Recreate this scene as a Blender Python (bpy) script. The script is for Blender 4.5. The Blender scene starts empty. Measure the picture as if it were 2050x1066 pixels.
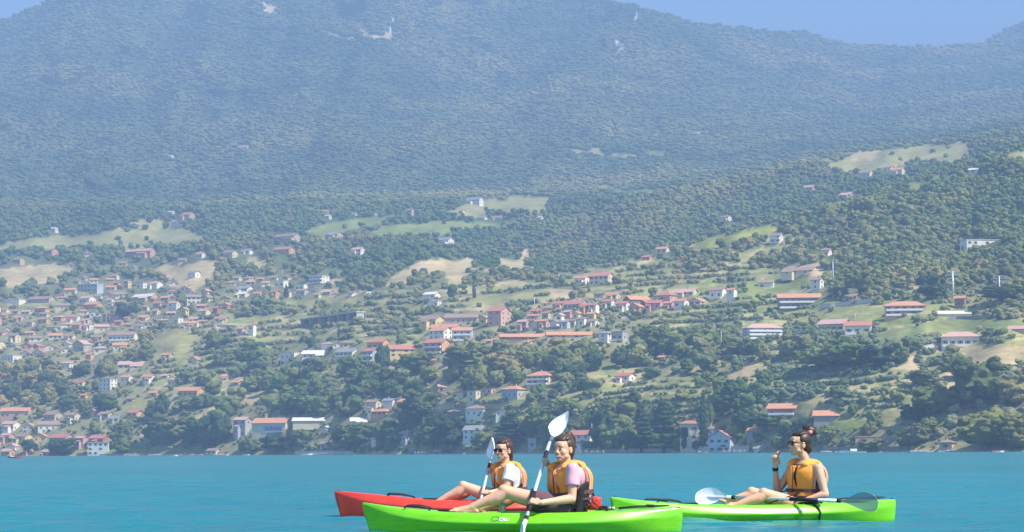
import bpy, bmesh, math, random
import numpy as np
from mathutils import Vector, Matrix, noise, Euler, Quaternion
sc = bpy.context.scene
C = sc.collection
R = random.Random(7)
rad = math.radians

# ------------------------------------------------------------------ camera
F, CX, CY, CAMH = 4700.0, 1025.0, 533.0, 0.67      # focal length in pixels of the 2050 px wide photograph, eye height
HORIZON = 906.5
pitch = math.atan((HORIZON - CY) / F)
cam_d = bpy.data.cameras.new('camera')
cam = bpy.data.objects.new('camera', cam_d); C.objects.link(cam)
cam_d.sensor_width = 36; cam_d.lens = 36 * F / 2050
cam_d.clip_start = 0.5; cam_d.clip_end = 20000
CM = Matrix.Rotation(math.pi / 2 + pitch, 3, 'X') @ Matrix.Rotation(rad(-0.30), 3, 'Z')
cam.location = (0, 0, CAMH)
cam.rotation_euler = CM.to_euler()
sc.camera = cam

def P(px, py, Y):
    "world point at depth Y seen at pixel (px,py) of the photograph"
    d = CM @ Vector(((px - CX) / F, (CY - py) / F, -1))
    return Vector((0, 0, CAMH)) + d * (Y / d.y)
CMn = np.array(CM)
def PN(px, py, Y):
    d = np.stack([(px - CX) / F, (CY - py) / F, -np.ones_like(px)], -1) @ CMn.T
    return np.array([0, 0, CAMH]) + d * (Y / d[..., 1])[..., None]
def proj(v):
    d = CM.transposed() @ (Vector(v) - Vector((0, 0, CAMH)))
    return CX - F * d.x / d.z, CY + F * d.y / d.z

# ------------------------------------------------------------------ sky, sun, exposure
SUN_EL, SUN_AZ = 50.0, 30.0     # azimuth: degrees from +X (right) towards the camera (-Y)
sx, sy = math.cos(rad(SUN_AZ)), -math.sin(rad(SUN_AZ))
sdir = Vector((sx * math.cos(rad(SUN_EL)), sy * math.cos(rad(SUN_EL)), math.sin(rad(SUN_EL))))
w = bpy.data.worlds.new('World'); sc.world = w; w.use_nodes = True
nt = w.node_tree
bg = nt.nodes['Background']; sky = nt.nodes.new('ShaderNodeTexSky')
sky.sky_type = 'NISHITA'; sky.sun_disc = False
sky.sun_elevation = rad(SUN_EL)
sky.sun_rotation = math.atan2(sdir.x, sdir.y)
sky.altitude = 200; sky.air_density = 1.0; sky.dust_density = 0.15; sky.ozone_density = 5.0
nt.links.new(sky.outputs[0], bg.inputs[0]); bg.inputs[1].default_value = 0.115
sl = bpy.data.lights.new('sun', 'SUN'); so = bpy.data.objects.new('sun', sl); C.objects.link(so)
sl.energy = 5.0; sl.angle = rad(0.5); sl.color = (1, 0.93, 0.80)
so.rotation_euler = (-sdir).to_track_quat('-Z', 'Y').to_euler(); so.location = (40, -20, 60)
sc.view_settings.view_transform = 'Standard'; sc.view_settings.look = 'None'
sc.view_settings.gamma = 1; sc.view_settings.exposure = 1.38
sc.view_settings.use_curve_mapping = False
sc.cycles.max_bounces = 6; sc.cycles.diffuse_bounces = 2; sc.cycles.glossy_bounces = 3
sc.cycles.transmission_bounces = 4; sc.cycles.volume_bounces = 0; sc.cycles.transparent_max_bounces = 8
HAZE_DENSITY, HAZE_COLOR = 0.00028, (0.315, 0.50, 0.83)

# ------------------------------------------------------------------ helpers
def tag(o, label=None, cat=None, group=None, kind=None):
    if label: o['label'] = label
    if cat: o['category'] = cat
    if group: o['group'] = group
    if kind: o['kind'] = kind
    return o
def empty(name, loc=(0, 0, 0), rz=0.0, **k):
    o = bpy.data.objects.new(name, None); C.objects.link(o)
    o.location = loc; o.rotation_euler = (0, 0, rz); o.empty_display_size = 0.2
    return tag(o, **k)
def link(name, me, parent=None, loc=None, **k):
    o = bpy.data.objects.new(name, me); C.objects.link(o)
    if parent is not None: o.parent = parent
    if loc is not None: o.location = loc
    return tag(o, **k)

def mat(name, col, rough=0.8, spec=0.3, var=0.0, vscale=1.0, bump=0.0, bscale=20.0, metal=0.0, coat=0.0, island=0.0, **kw):
    "principled material: base colour broken up by noise, a little relief"
    m = bpy.data.materials.new(name); m.use_nodes = True
    t = m.node_tree; b = t.nodes['Principled BSDF']
    b.inputs['Roughness'].default_value = rough; b.inputs['Specular IOR Level'].default_value = spec
    b.inputs['Metallic'].default_value = metal
    b.inputs['Base Color'].default_value = (*col, 1)
    if coat: b.inputs['Coat Weight'].default_value = coat; b.inputs['Coat Roughness'].default_value = 0.12
    for k, v in kw.items(): b.inputs[k.replace('_', ' ')].default_value = v
    if var or bump:
        tc = t.nodes.new('ShaderNodeTexCoord')
    if var:
        n = t.nodes.new('ShaderNodeTexNoise'); n.inputs['Scale'].default_value = vscale; n.inputs['Detail'].default_value = 6
        n.inputs['Roughness'].default_value = 0.65
        t.links.new(tc.outputs['Object'], n.inputs['Vector'])
        r = t.nodes.new('ShaderNodeValToRGB')
        r.color_ramp.elements[0].position = 0.28; r.color_ramp.elements[1].position = 0.72
        r.color_ramp.elements[0].color = (*[max(0, c * (1 - var)) for c in col], 1)
        r.color_ramp.elements[1].color = (*[min(1, c * (1 + var)) for c in col], 1)
        t.links.new(n.outputs['Fac'], r.inputs['Fac']); t.links.new(r.outputs[0], b.inputs['Base Color'])
    if bump:
        n = t.nodes.new('ShaderNodeTexNoise'); n.inputs['Scale'].default_value = bscale; n.inputs['Detail'].default_value = 4
        t.links.new(tc.outputs['Object'], n.inputs['Vector'])
        bp = t.nodes.new('ShaderNodeBump'); bp.inputs['Strength'].default_value = bump; bp.inputs['Distance'].default_value = 0.02
        t.links.new(n.outputs['Fac'], bp.inputs['Height']); t.links.new(bp.outputs[0], b.inputs['Normal'])
    return m

class MB:
    "collects boxes, tubes, lofts; build() links them as one mesh object"
    def __init__(s): s.v = []; s.f = []; s.m = []
    def add(s, vs, fs, mi=0):
        o = len(s.v); s.v += [tuple(v) for v in vs]; s.f += [tuple(i + o for i in f) for f in fs]; s.m += [mi] * len(fs)
    def box(s, x0, x1, y0, y1, z0, z1, mi=0, M=None):
        vs = [Vector((x, y, z)) for z in (z0, z1) for y in (y0, y1) for x in (x0, x1)]
        if M is not None: vs = [M @ v for v in vs]
        s.add(vs, [(0, 2, 3, 1), (4, 5, 7, 6), (0, 1, 5, 4), (2, 6, 7, 3), (0, 4, 6, 2), (1, 3, 7, 5)], mi)
    def loft(s, rings, mi=0, caps=True, closed=True):
        n = len(rings[0]); vs = [p for r in rings for p in r]; fs = []
        for k in range(len(rings) - 1):
            for i in range(n if closed else n - 1):
                j = (i + 1) % n
                fs.append((k * n + i, k * n + j, (k + 1) * n + j, (k + 1) * n + i))
        if caps:
            fs.append(tuple(range(n - 1, -1, -1))); fs.append(tuple((len(rings) - 1) * n + i for i in range(n)))
        s.add(vs, fs, mi)
    def tube(s, pts, rr, n=8, mi=0, flat=1.0):
        pts = [Vector(p) for p in pts]
        if not hasattr(rr, '__len__'): rr = [rr] * len(pts)
        rings = []; up = None
        for i, p in enumerate(pts):
            d = (pts[min(i + 1, len(pts) - 1)] - pts[max(i - 1, 0)]).normalized()
            if up is None:
                up = Vector((0, 0, 1)) if abs(d.z) < .9 else Vector((0, 1, 0))
            a = d.cross(up).normalized(); b = a.cross(d).normalized(); up = b
            rings.append([p + (a * math.cos(t) + b * math.sin(t) * flat) * rr[i] for t in [2 * math.pi * k / n for k in range(n)]])
        s.loft(rings, mi)
    def ball(s, c, r, n=10, m=7, mi=0, M=None):
        c = Vector(c); r = Vector(r) if hasattr(r, '__len__') else Vector((r, r, r))
        vs = []; fs = []
        for i in range(m + 1):
            th = math.pi * i / m
            for j in range(n):
                ph = 2 * math.pi * j / n
                q = Vector((r.x * math.sin(th) * math.cos(ph), r.y * math.sin(th) * math.sin(ph), r.z * math.cos(th)))
                if M is not None: q = M @ q
                vs.append(c + q)
        for i in range(m):
            for j in range(n):
                k = (j + 1) % n
                fs.append((i * n + j, (i + 1) * n + j, (i + 1) * n + k, i * n + k))
        s.add(vs, fs, mi)
    def mesh(s, name, mats, smooth=False):
        me = bpy.data.meshes.new(name); me.from_pydata(s.v, [], s.f)
        for m in (mats if isinstance(mats, (list, tuple)) else [mats]): me.materials.append(m)
        me.polygons.foreach_set('material_index', s.m)
        if smooth: me.polygons.foreach_set('use_smooth', [True] * len(s.f))
        me.validate(); me.update(); return me
    def build(s, name, mats, parent=None, smooth=False, **k):
        return link(name, s.mesh(name, mats, smooth), parent, **k)

# ------------------------------------------------------------------ the mountainside
XS = [-1100, 0, 400, 800, 1100, 1400, 1700, 2050, 3000]
LV = [ # rows: contour levels from the shore up; (pixel row, distance) at each of the columns XS
 ([None]*9,                                  [2200,1720,1580,1420,1290,1190,1090,990,860]),
 ([840,840,815,810,800,790,790,800,780],     [2290,1800,1650,1465,1330,1225,1135,1050,920]),
 ([700,700,690,690,690,690,680,670,640],     [2450,1990,1810,1590,1440,1330,1240,1160,1020]),
 ([600,590,580,590,600,590,580,560,520],     [2750,2270,2070,1810,1620,1500,1400,1300,1180]),
 ([505,505,500,490,560,490,410,305,100],     [3050,2650,2400,2200,1800,1750,1730,1760,1700]),
 ([480,475,470,460,520,455,385,285,85],      [3200,2880,2650,2500,2250,2200,2230,2250,2300]),
 ([420,415,420,405,410,375,316,262,60],      [3350,3080,2900,2800,2650,2600,2600,2600,2700]),
 ([395,390,395,380,375,345,290,235,40],      [3750,3600,3500,3400,3350,3500,3750,3900,4000]),
 ([200,200,180,180,180,180,190,150,-40],     [4900,4800,4700,4600,4600,4800,5100,5200,5300]),
]
SKX = [-1100,-300,-60,0,60,105,180,250,310,345,380,500,700,900,1080,1140,1200,1260,1330,1400,1480,1560,1605,1640,1700,1780,1850,1920,1980,2010,2050,2200,2600,3000]
SKYY = [-60,70,58,44,20,0,-35,-28,-6,1,-8,-50,-70,-50,-20,-1,3,10,30,48,56,68,64,74,90,93,96,92,82,64,45,5,-40,-60]
SKD = [5900,5800,5700,5600,5600,5800,6100,6200,6300]
LVY = [l[0] for l in LV]; LVD = [l[1] for l in LV]
def waterline(px, d):   # pixel row where the water plane at distance d projects
    lo = np.full_like(px, 880.0); hi = np.full_like(px, 940.0)
    for _ in range(24):
        mid = (lo + hi) / 2; z = PN(px, mid, d)[..., 2]
        lo = np.where(z > 0, mid, lo); hi = np.where(z > 0, hi, mid)
    return (lo + hi) / 2
def ease(x, xs, ys):
    xs = np.array(xs, float); ys = np.array(ys, float); i = np.clip(np.searchsorted(xs, x) - 1, 0, len(xs) - 2)
    m = np.gradient(ys, xs); h = xs[i + 1] - xs[i]; t = np.clip((x - xs[i]) / h, 0, 1)
    return (2*t**3-3*t**2+1)*ys[i] + (t**3-2*t**2+t)*h*m[i] + (3*t**2-2*t**3)*ys[i+1] + (t**3-t**2)*h*m[i+1]
def vnoise(x, y, seed=0):
    "smooth value noise on arrays"
    xi = np.floor(x).astype(np.int64); yi = np.floor(y).astype(np.int64); fx = x - xi; fy = y - yi
    def h(a, b):
        n = (a * 374761393 + b * 668265263 + seed * 1442695041) & 0x7fffffff
        n = ((n ^ (n >> 13)) * 1274126177) & 0x7fffffff
        return ((n ^ (n >> 16)) & 0xffff) / 65535.0
    u = fx * fx * (3 - 2 * fx); v = fy * fy * (3 - 2 * fy)
    return (h(xi, yi) * (1 - u) + h(xi + 1, yi) * u) * (1 - v) + (h(xi, yi + 1) * (1 - u) + h(xi + 1, yi + 1) * u) * v
def fbm(x, y, seed=0, o=4):
    s = 0; a = 0.5
    for k in range(o): s = s + a * vnoise(x * 2**k, y * 2**k, seed + k); a *= 0.5
    return s / (1 - 0.5**o)
def levels(x):
    ys = []; ds = []
    for k in range(len(LV)):
        d = ease(x, XS, LVD[k])
        ys.append(waterline(x, d) if k == 0 else ease(x, XS, LVY[k])); ds.append(d)
    sk = np.interp(x, SKX, SKYY) + 3.0 * (fbm(x / 22, x * 0, 5) - .5)
    ys.append(sk); ds.append(ease(x, XS, SKD))
    return np.array(ys), np.array(ds)
def dnoise(x, y, d):
    a = np.clip((905 - y) / 500, 0.02, 1)
    g = fbm((x + 0.55 * y) / 190, y / 330, 11, 4) - 0.5          # gullies running down the slope
    s = fbm(x / 70, y / 45, 21, 3) - 0.5
    return d * (1 + a * (0.20 * g + 0.045 * s))
def depth(px, py):
    "distance of the ground seen at pixel (px,py)"
    x = np.atleast_1d(np.asarray(px, float)); y = np.atleast_1d(np.asarray(py, float))
    ys, ds = levels(x)
    out = ds[0].copy()
    for k in range(len(ys) - 1):
        t = (ys[k] - y) / (ys[k] - ys[k + 1])
        m = (t >= 0)
        out = np.where(m, ds[k] + (ds[k + 1] - ds[k]) * np.clip(t, 0, 1), out)
    return dnoise(x, y, out)

# fields, clearings and bare banks: outlines in photograph pixels and their land colour
GREEN, OLIVE, DRY, TAN, ROCK, LAWN = (.19,.23,.07), (.27,.265,.115), (.40,.33,.19), (.46,.36,.23), (.52,.49,.45), (.19,.22,.085)
FIELDS = [ ([(735,905),(802,905),(802,918),(735,918)], TAN), ([(1385,902),(1500,902),(1500,912),(1385,912)], ROCK), ([(925,904),(1060,904),(1060,914),(925,914)], DRY), ([(1160,902),(1215,900),(1215,912),(1160,912)], ROCK), ([(1830,897),(2010,897),(2010,908),(1830,908)], DRY), ([(140,906),(400,904),(400,918),(140,918)], DRY),
 ([(1545,898),(1640,898),(1640,908),(1545,908)], DRY),
 ([(0,490),(60,478),(130,470),(200,470),(215,462),(300,456),(380,462),(410,478),(385,492),(250,500),(130,500),(-80,508),(-80,495)], OLIVE),
 ([(230,452),(300,440),(390,446),(330,456),(300,458)], OLIVE),
 ([(-80,548),(60,532),(115,528),(135,542),(115,565),(60,572),(-80,585)], DRY),
 ([(305,540),(380,524),(440,520),(430,560),(380,580),(330,572)], DRY),
 ([(900,424),(945,405),(1050,392),(1098,393),(1095,432),(1050,434),(1000,428),(905,436)], OLIVE),
 ([(728,468),(780,452),(860,445),(1050,440),(1045,458),(960,460),(900,472),(760,477)], GREEN),
 ([(600,472),(640,450),(720,437),(790,432),(770,450),(700,468),(640,480)], GREEN),
 ([(1370,512),(1430,475),(1500,460),(1560,455),(1550,470),(1470,490),(1430,512)], (.22,.25,.06)),
 ([(1290,295),(1345,304),(1342,322),(1300,318)], GREEN), ([(1136,300),(1200,299),(1222,312),(1140,306)], OLIVE),
 ([(1225,305),(1272,310),(1280,322),(1228,318)], OLIVE), ([(1380,262),(1430,264),(1425,272),(1385,271)], DRY),
 ([(1632,332),(1700,312),(1760,302),(1940,282),(1946,300),(1920,330),(1850,322),(1760,345),(1690,346)], OLIVE),
 ([(1700,305),(1765,300),(1760,318),(1710,322)], DRY),
 ([(1800,378),(1890,347),(1930,337),(1900,352),(1820,388)], GREEN),
 ([(1640,412),(1700,400),(1690,410),(1650,420)], OLIVE), ([(2010,312),(2060,300),(2060,325),(2015,328)], OLIVE),
 ([(756,572),(830,530),(880,518),(950,522),(945,560),(920,570),(885,545),(850,548),(800,578)], DRY),
 ([(820,532),(875,520),(868,536),(838,545)], TAN), ([(1000,522),(1055,515),(1062,540),(1000,548)], DRY),
 ([(1045,500),(1062,503),(1066,520),(1046,520)], TAN),
 ([(1090,580),(1142,578),(1165,600),(1120,604),(1105,598)], TAN),
 ([(1205,366),(1245,382),(1302,380),(1300,393),(1220,388)], GREEN),
 ([(1438,782),(1482,742),(1515,708),(1528,738),(1490,762),(1472,784)], DRY),
 ([(1638,762),(1725,746),(1690,764)], DRY), ([(1768,740),(1835,716),(1838,738)], TAN),
 ([(1895,720),(1940,700),(2010,690),(2080,690),(2080,722),(1990,740),(1950,722)], DRY),
 ([(1930,735),(1955,722),(1930,770),(1905,795),(1888,790)], TAN),
 ([(1740,838),(1790,822),(1830,812),(1820,832),(1800,846),(1720,852)], OLIVE),
 ([(1835,848),(1912,830),(1902,850),(1830,864)], GREEN), ([(1700,846),(1760,838),(1740,858),(1640,862),(1650,850)], GREEN),
 ([(1880,720),(1920,700),(1900,690),(1860,715)], OLIVE),
 ([(232,826),(270,805),(312,788),(300,828)], OLIVE), ([(468,798),(525,788),(532,812),(480,810)], DRY),
 ([(395,838),(435,812),(428,862),(405,858)], DRY), ([(280,700),(330,665),(385,652),(375,720),(300,724)], OLIVE),
 ([(516,4),(540,8),(556,18),(552,32),(522,24)], TAN), ([(714,45),(738,44),(742,70),(765,72),(775,56),(782,62),(780,82),(722,82)], DRY),
 ([(640,60),(715,76),(700,82),(650,72)], DRY), ([(372,32),(405,22),(400,44),(378,48)], DRY), ([(1268,22),(1275,26),(1272,50),(1262,44)], ROCK), ([(1285,58),(1296,66),(1292,70)], ROCK),
 ([(1236,78),(1246,84),(1250,110),(1244,112)], ROCK), ([(1100,84),(1114,88),(1112,98),(1102,96)], ROCK), ([(1215,46),(1240,50),(1234,60)], ROCK),
 ([(1570,538),(1640,528),(1645,552),(1585,550)], TAN), ([(1450,505),(1560,490),(1600,500),(1560,512),(1480,520)], OLIVE),
 ([(1480,575),(1560,552),(1620,560),(1600,585),(1500,590)], GREEN),
 ([(150,890),(200,880),(300,900),(400,898),(410,910),(150,912)], GREEN),
 ([(930,600),(1060,590),(1080,600),(940,612)], OLIVE),
 ([(1650,600),(1770,620),(1760,640),(1650,632)], LAWN), ([(1750,665),(1880,640),(2050,640),(2050,656),(1900,665),(1800,690)], LAWN),
 ([(1620,470),(1650,462),(1640,478)], DRY), ([(1580,700),(1640,690),(1650,700),(1590,708)], DRY),
 ([(640,560),(690,562),(700,574),(660,576)], DRY), ([(490,540),(505,515),(540,520),(520,545)], DRY), ([(500,605),(700,596),(780,610),(600,618)], OLIVE), ([(440,640),(600,628),(600,640),(450,652)], LAWN),
 ([(860,740),(900,720),(880,760)], DRY), ([(1340,756),(1356,744),(1362,762)], DRY), ([(1190,726),(1225,722),(1240,752),(1210,756)], LAWN),
 ([(1130,838),(1180,826),(1215,824),(1205,852),(1140,850)], LAWN), ([(1585,640),(1650,622),(1660,634),(1600,650)], OLIVE), ([(1488,632),(1540,622),(1520,634)], DRY),
]
SR = random.Random(12)
for (xa, xb, ya, yb, n_, cs) in ((1380,2040,560,690,60,(OLIVE,DRY,OLIVE,GREEN)), (1420,1960,690,800,46,(OLIVE,DRY,DRY)), (1560,1960,800,880,24,(OLIVE,GREEN,DRY)), (860,1380,540,660,34,(OLIVE,DRY)), (360,860,560,720,34,(OLIVE,DRY,OLIVE)), (240,860,730,880,24,(OLIVE,DRY,TAN)), (860,1380,730,860,30,(OLIVE,GREEN,DRY)), (1250,1700,470,560,16,(OLIVE,DRY))):
    for _ in range(n_):
        x, y = SR.uniform(xa, xb), SR.uniform(ya, yb); l = SR.uniform(30, 90); h_ = SR.uniform(3, 8); sl_ = SR.uniform(-.14, .02)
        FIELDS.append(([(x, y), (x + l * .5, y + l * .5 * sl_ - h_ * .3), (x + l, y + l * sl_), (x + l, y + l * sl_ + h_ * .6), (x + l * .5, y + l * .5 * sl_ + h_), (x, y + h_ * .5)], SR.choice(cs)))
def inpoly(x, y, poly):
    x = np.asarray(x, float); y = np.asarray(y, float); n = len(poly)
    px_ = [p[0] for p in poly]; py_ = [p[1] for p in poly]
    if x.size > 1:
        bb = (x >= min(px_)) & (x <= max(px_)) & (y >= min(py_)) & (y <= max(py_)); full = np.zeros(x.shape, bool)
        if not bb.any(): return full
        full[bb] = inpoly1(x[bb], y[bb], poly); return full
    if not (min(px_) <= float(x.reshape(-1)[0]) <= max(px_) and min(py_) <= float(y.reshape(-1)[0]) <= max(py_)): return np.zeros(x.shape, bool)
    return inpoly1(x, y, poly)
def inpoly1(x, y, poly):
    c = np.zeros(x.shape, bool); n = len(poly)
    for i in range(n):
        x1, y1 = poly[i]; x2, y2 = poly[(i + 1) % n]
        if y1 == y2: continue
        c ^= ((y1 > y) != (y2 > y)) & (x < (x2 - x1) * (y - y1) / (y2 - y1) + x1)
    return c
TZONES = [[(1380,548),(1500,520),(1640,560),(1660,640),(1560,650),(1400,640)], [(1640,612),(1760,606),(2120,620),(2120,700),(1900,712),(1760,690),(1640,680)],
 [(1560,735),(1760,745),(1880,745),(1900,800),(1850,860),(1600,862),(1540,800)], [(400,636),(600,636),(860,660),(860,700),(640,700),(420,690)], [(640,588),(840,600),(850,640),(660,630)],
 [(900,575),(1090,560),(1150,600),(1060,625),(900,622)], [(1190,745),(1300,730),(1440,790),(1480,850),(1330,870),(1200,860)], [(1100,560),(1260,520),(1380,520),(1380,588),(1200,594)],
 [(300,690),(480,700),(470,780),(330,790)], [(1300,615),(1500,620),(1480,660),(1260,680)], [(20,600),(120,600),(120,640),(20,640)], [(930,770),(1060,800),(1050,850),(930,850)]]
def tphase(x, y): return (y + .07 * x + 16 * (vnoise(x / 110, y / 60, 31) - .5)) / 13.0
def in_terrace(x, y):
    x = np.asarray(x, float); y = np.asarray(y, float); c = np.zeros(x.shape, bool); xx = x + 30 * (vnoise(x / 40, y / 25, 33) - .5); yy = y + 16 * (vnoise(x / 33, y / 21, 34) - .5)
    for z in TZONES: c |= inpoly(xx, yy, z)
    return c
def field_at(x, y):
    x0_ = x; x = x + 26 * (vnoise(x / 30, y / 16, 3) - .5) + 8 * (vnoise(x / 8, y / 5, 6) - .5); y = y + 9 * (vnoise(x0_ / 24, y / 13, 4) - .5) + 4 * (vnoise(x0_ / 7, y / 5, 8) - .5)
    idx = np.full(np.shape(x), -1)
    for k, (poly, col) in enumerate(FIELDS): idx[inpoly(x, y, poly)] = k
    return idx

gx = np.concatenate([np.arange(-1100, -60, 26), np.arange(-60, 2110, 6.5), np.arange(2110, 3001, 26)]).astype(float)
ys, ds = levels(gx)
rows_y = []; rows_d = []
nsub = [1, 26, 30, 28, 24, 6, 14, 6, 30, 30]
for k in range(len(ys) - 1):
    n = nsub[k + 1] if k + 1 < len(nsub) else 24
    for j in range(n):
        t = j / n; rows_y.append(ys[k] * (1 - t) + ys[k + 1] * t); rows_d.append(ds[k] * (1 - t) + ds[k + 1] * t)
rows_y.append(ys[-1]); rows_d.append(ds[-1])
RY = np.array(rows_y); RD = np.array(rows_d); GX = np.broadcast_to(gx, RY.shape)
RD = dnoise(GX, RY, RD)
TV = PN(GX, RY, RD)
TV[0, :, 2] = -0.02
bank = TV[0:1].copy(); bank[..., 2] = -4; bank[..., 1] -= 25
back = [TV[-1:].copy() + np.array([0, 350.0 * k, -130.0 * k * k ** .3]) for k in (1, 2, 3)]
TV = np.concatenate([bank, TV] + back, 0)
TV[..., 2] = np.maximum(TV[..., 2], -4)
nr, nc = TV.shape[:2]
me = bpy.data.meshes.new('hillside')
ii = np.arange(nr * nc).reshape(nr, nc)
q = np.stack([ii[:-1, :-1], ii[:-1, 1:], ii[1:, 1:], ii[1:, :-1]], -1).reshape(-1, 4)
me.from_pydata(TV.reshape(-1, 3).tolist(), [], q.tolist())
fi = field_at(GX, RY)
base = np.zeros(RY.shape + (4,)); base[..., 3] = 0
low = np.clip((RY - 480) / 200, 0, 1)[..., None]
base[..., :3] = np.array([.08, .11, .05]) * (1 - low) + np.array([.245, .24, .13]) * low
tz = in_terrace(GX, RY); ph = tphase(GX, RY) % 1.0; wv = vnoise(GX / 26, RY / 11, 35)
for sel, c_ in ((ph < .34, (.17, .19, .085)), ((ph >= .34) & (ph < .8), (.30, .29, .13)), (ph >= .8, (.38, .33, .20))): base[tz & sel] = (*c_, 1)
base[tz & (wv > .62)] = (.22, .25, .095, 1)
for k, (poly, col) in enumerate(FIELDS):
    base[fi == k] = (*col, 1)
col = np.concatenate([base[:1], base] + [base[-1:]] * 3, 0)
ca = me.color_attributes.new('land', 'FLOAT_COLOR', 'POINT')
ca.data.foreach_set('color', col.reshape(-1).astype(np.float32))
me.polygons.foreach_set('use_smooth', [True] * len(me.polygons))
m = bpy.data.materials.new('land'); m.use_nodes = True; t = m.node_tree; b = t.nodes['Principled BSDF']
b.inputs['Roughness'].default_value = 0.95; b.inputs['Specular IOR Level'].default_value = 0.1
at = t.nodes.new('ShaderNodeAttribute'); at.attribute_name = 'land'
geo = t.nodes.new('ShaderNodeNewGeometry')
def noise_node(t, src, scale, detail=5, rough=.6, vec_scale=None):
    n = t.nodes.new('ShaderNodeTexNoise'); n.inputs['Scale'].default_value = scale; n.inputs['Detail'].default_value = detail; n.inputs['Roughness'].default_value = rough
    if vec_scale:
        mp = t.nodes.new('ShaderNodeMapping'); mp.inputs['Scale'].default_value = vec_scale
        t.links.new(src, mp.inputs['Vector']); src = mp.outputs[0]
    t.links.new(src, n.inputs['Vector']); return n.outputs['Fac']
def mix(t, fac, a, b, mode='MIX'):
    n = t.nodes.new('ShaderNodeMix'); n.data_type = 'RGBA'; n.blend_type = mode; n.clamp_factor = True
    for i, v in ((0, fac), (6, a), (7, b)):
        if isinstance(v, (int, float)): n.inputs[i].default_value = v
        elif isinstance(v, tuple): n.inputs[i].default_value = (*v, 1)
        else: t.links.new(v, n.inputs[i])
    return n.outputs[2]
def ramp(t, fac, stops):
    r = t.nodes.new('ShaderNodeValToRGB'); e = r.color_ramp.elements
    while len(e) < len(stops): e.new(0.5)
    for el, (p, c) in zip(e, stops): el.position = p; el.color = (*c, 1) if hasattr(c, '__len__') else (c, c, c, 1)
    t.links.new(fac, r.inputs['Fac']); return r.outputs[0]
n1 = noise_node(t, geo.outputs['Position'], 0.02, 8, .65)
n2 = noise_node(t, geo.outputs['Position'], 0.12, 6, .7, (1, 1, 6))     # banded like terraces
c1 = mix(t, 1.0, at.outputs['Color'], ramp(t, n1, [(.3, .72), (.7, 1.3)]), 'MULTIPLY')
c2 = mix(t, 1.0, c1, ramp(t, n2, [(.35, (.75, .78, .7)), (.65, (1.3, 1.2, 1.1))]), 'MULTIPLY')
t.links.new(c2, b.inputs['Base Color'])
me.materials.append(m)
hill = link('hillside', me, kind='structure')

def ground(px, py):
    d = float(depth(px, py)[0]); return P(px, py, d), d

# ------------------------------------------------------------------ the lake
def waves(x, y):
    z = 0
    rr = random.Random(3)
    for lam, amp, n in ((3.4, .017, 5), (1.5, .013, 7), (.62, .0075, 9), (.28, .0022, 9)):
        for _ in range(n):
            a = rad(rr.uniform(-62, 62) + 78); l = lam * rr.uniform(.7, 1.35); ph = rr.uniform(0, 6.28)
            wgt = 0.5 + vnoise(x / (l * 5) + ph, y / (l * 5) + ph, int(ph * 100))
            s = np.sin(2 * np.pi * (x * np.cos(a) + y * np.sin(a)) / l + ph + 1.2 * vnoise(x / l / 2.3, y / l / 2.3, int(lam * 10)))
            z = z + wgt * amp * s / math.sqrt(n) * 1.15
    return z
u = np.linspace(-1, 1, 430)
ry = [-40.0, -10, 0, 6]
while ry[-1] < 2700:
    y_ = ry[-1]; ry.append(y_ + (0.055 if 15 < y_ < 29 else max(0.07, (y_ / 25) ** 2 * 0.07 if y_ > 25 else 0.2)) if y_ < 3000 else 1)
    if y_ > 500: ry[-1] = y_ + 60
ry = np.array(ry)
hw = 14 + np.maximum(ry, 0) * 0.62
X = (np.sign(u) * np.abs(u) ** 1.7)[None, :] * hw[:, None] * 1.0
X = np.where(np.abs(u)[None, :] < .62, X, X)
Y = np.broadcast_to(ry[:, None], X.shape)
fade = np.clip((150 - Y) / 110, 0, 1) * np.clip((Y + 5) / 12, 0, 1)
Z = waves(X, Y) * fade
me = bpy.data.meshes.new('lake'); nr, nc = X.shape; ii = np.arange(nr * nc).reshape(nr, nc)
q = np.stack([ii[:-1, :-1], ii[:-1, 1:], ii[1:, 1:], ii[1:, :-1]], -1).reshape(-1, 4)
me.from_pydata(np.stack([X, Y, Z], -1).reshape(-1, 3).tolist(), [], q.tolist())
me.polygons.foreach_set('use_smooth', [True] * len(me.polygons))
print('water tris', len(q) * 2)
m = bpy.data.materials.new('water'); m.use_nodes = True; t = m.node_tree; b = t.nodes['Principled BSDF']
b.inputs['Roughness'].default_value = 0.24; b.inputs['IOR'].default_value = 1.33; b.inputs['Specular IOR Level'].default_value = 0.32
geo = t.nodes.new('ShaderNodeNewGeometry')
big = noise_node(t, geo.outputs['Position'], 0.05, 4, .5, (1, .35, 1))
sm = noise_node(t, geo.outputs['Position'], 0.9, 3, .5, (.6, 1, 1))
cw = mix(t, ramp(t, big, [(.35, 0.), (.65, 1.)]), (.001, .145, .175), (.002, .19, .225))
cw = mix(t, ramp(t, sm, [(.3, 0.), (.7, .35)]), cw, (.001, .10, .14))  # darker ripple marks painted into the water colour, standing for wave shading
t.links.new(cw, b.inputs['Base Color'])
h1 = noise_node(t, geo.outputs['Position'], 1.6, 5, .6, (.45, 1, 1))
bp = t.nodes.new('ShaderNodeBump'); bp.inputs['Strength'].default_value = 1.0; bp.inputs['Distance'].default_value = 0.14
t.links.new(h1, bp.inputs['Height']); t.links.new(bp.outputs[0], b.inputs['Normal'])
me.materials.append(m)
lake = link('lake_water', me, kind='structure')

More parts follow.
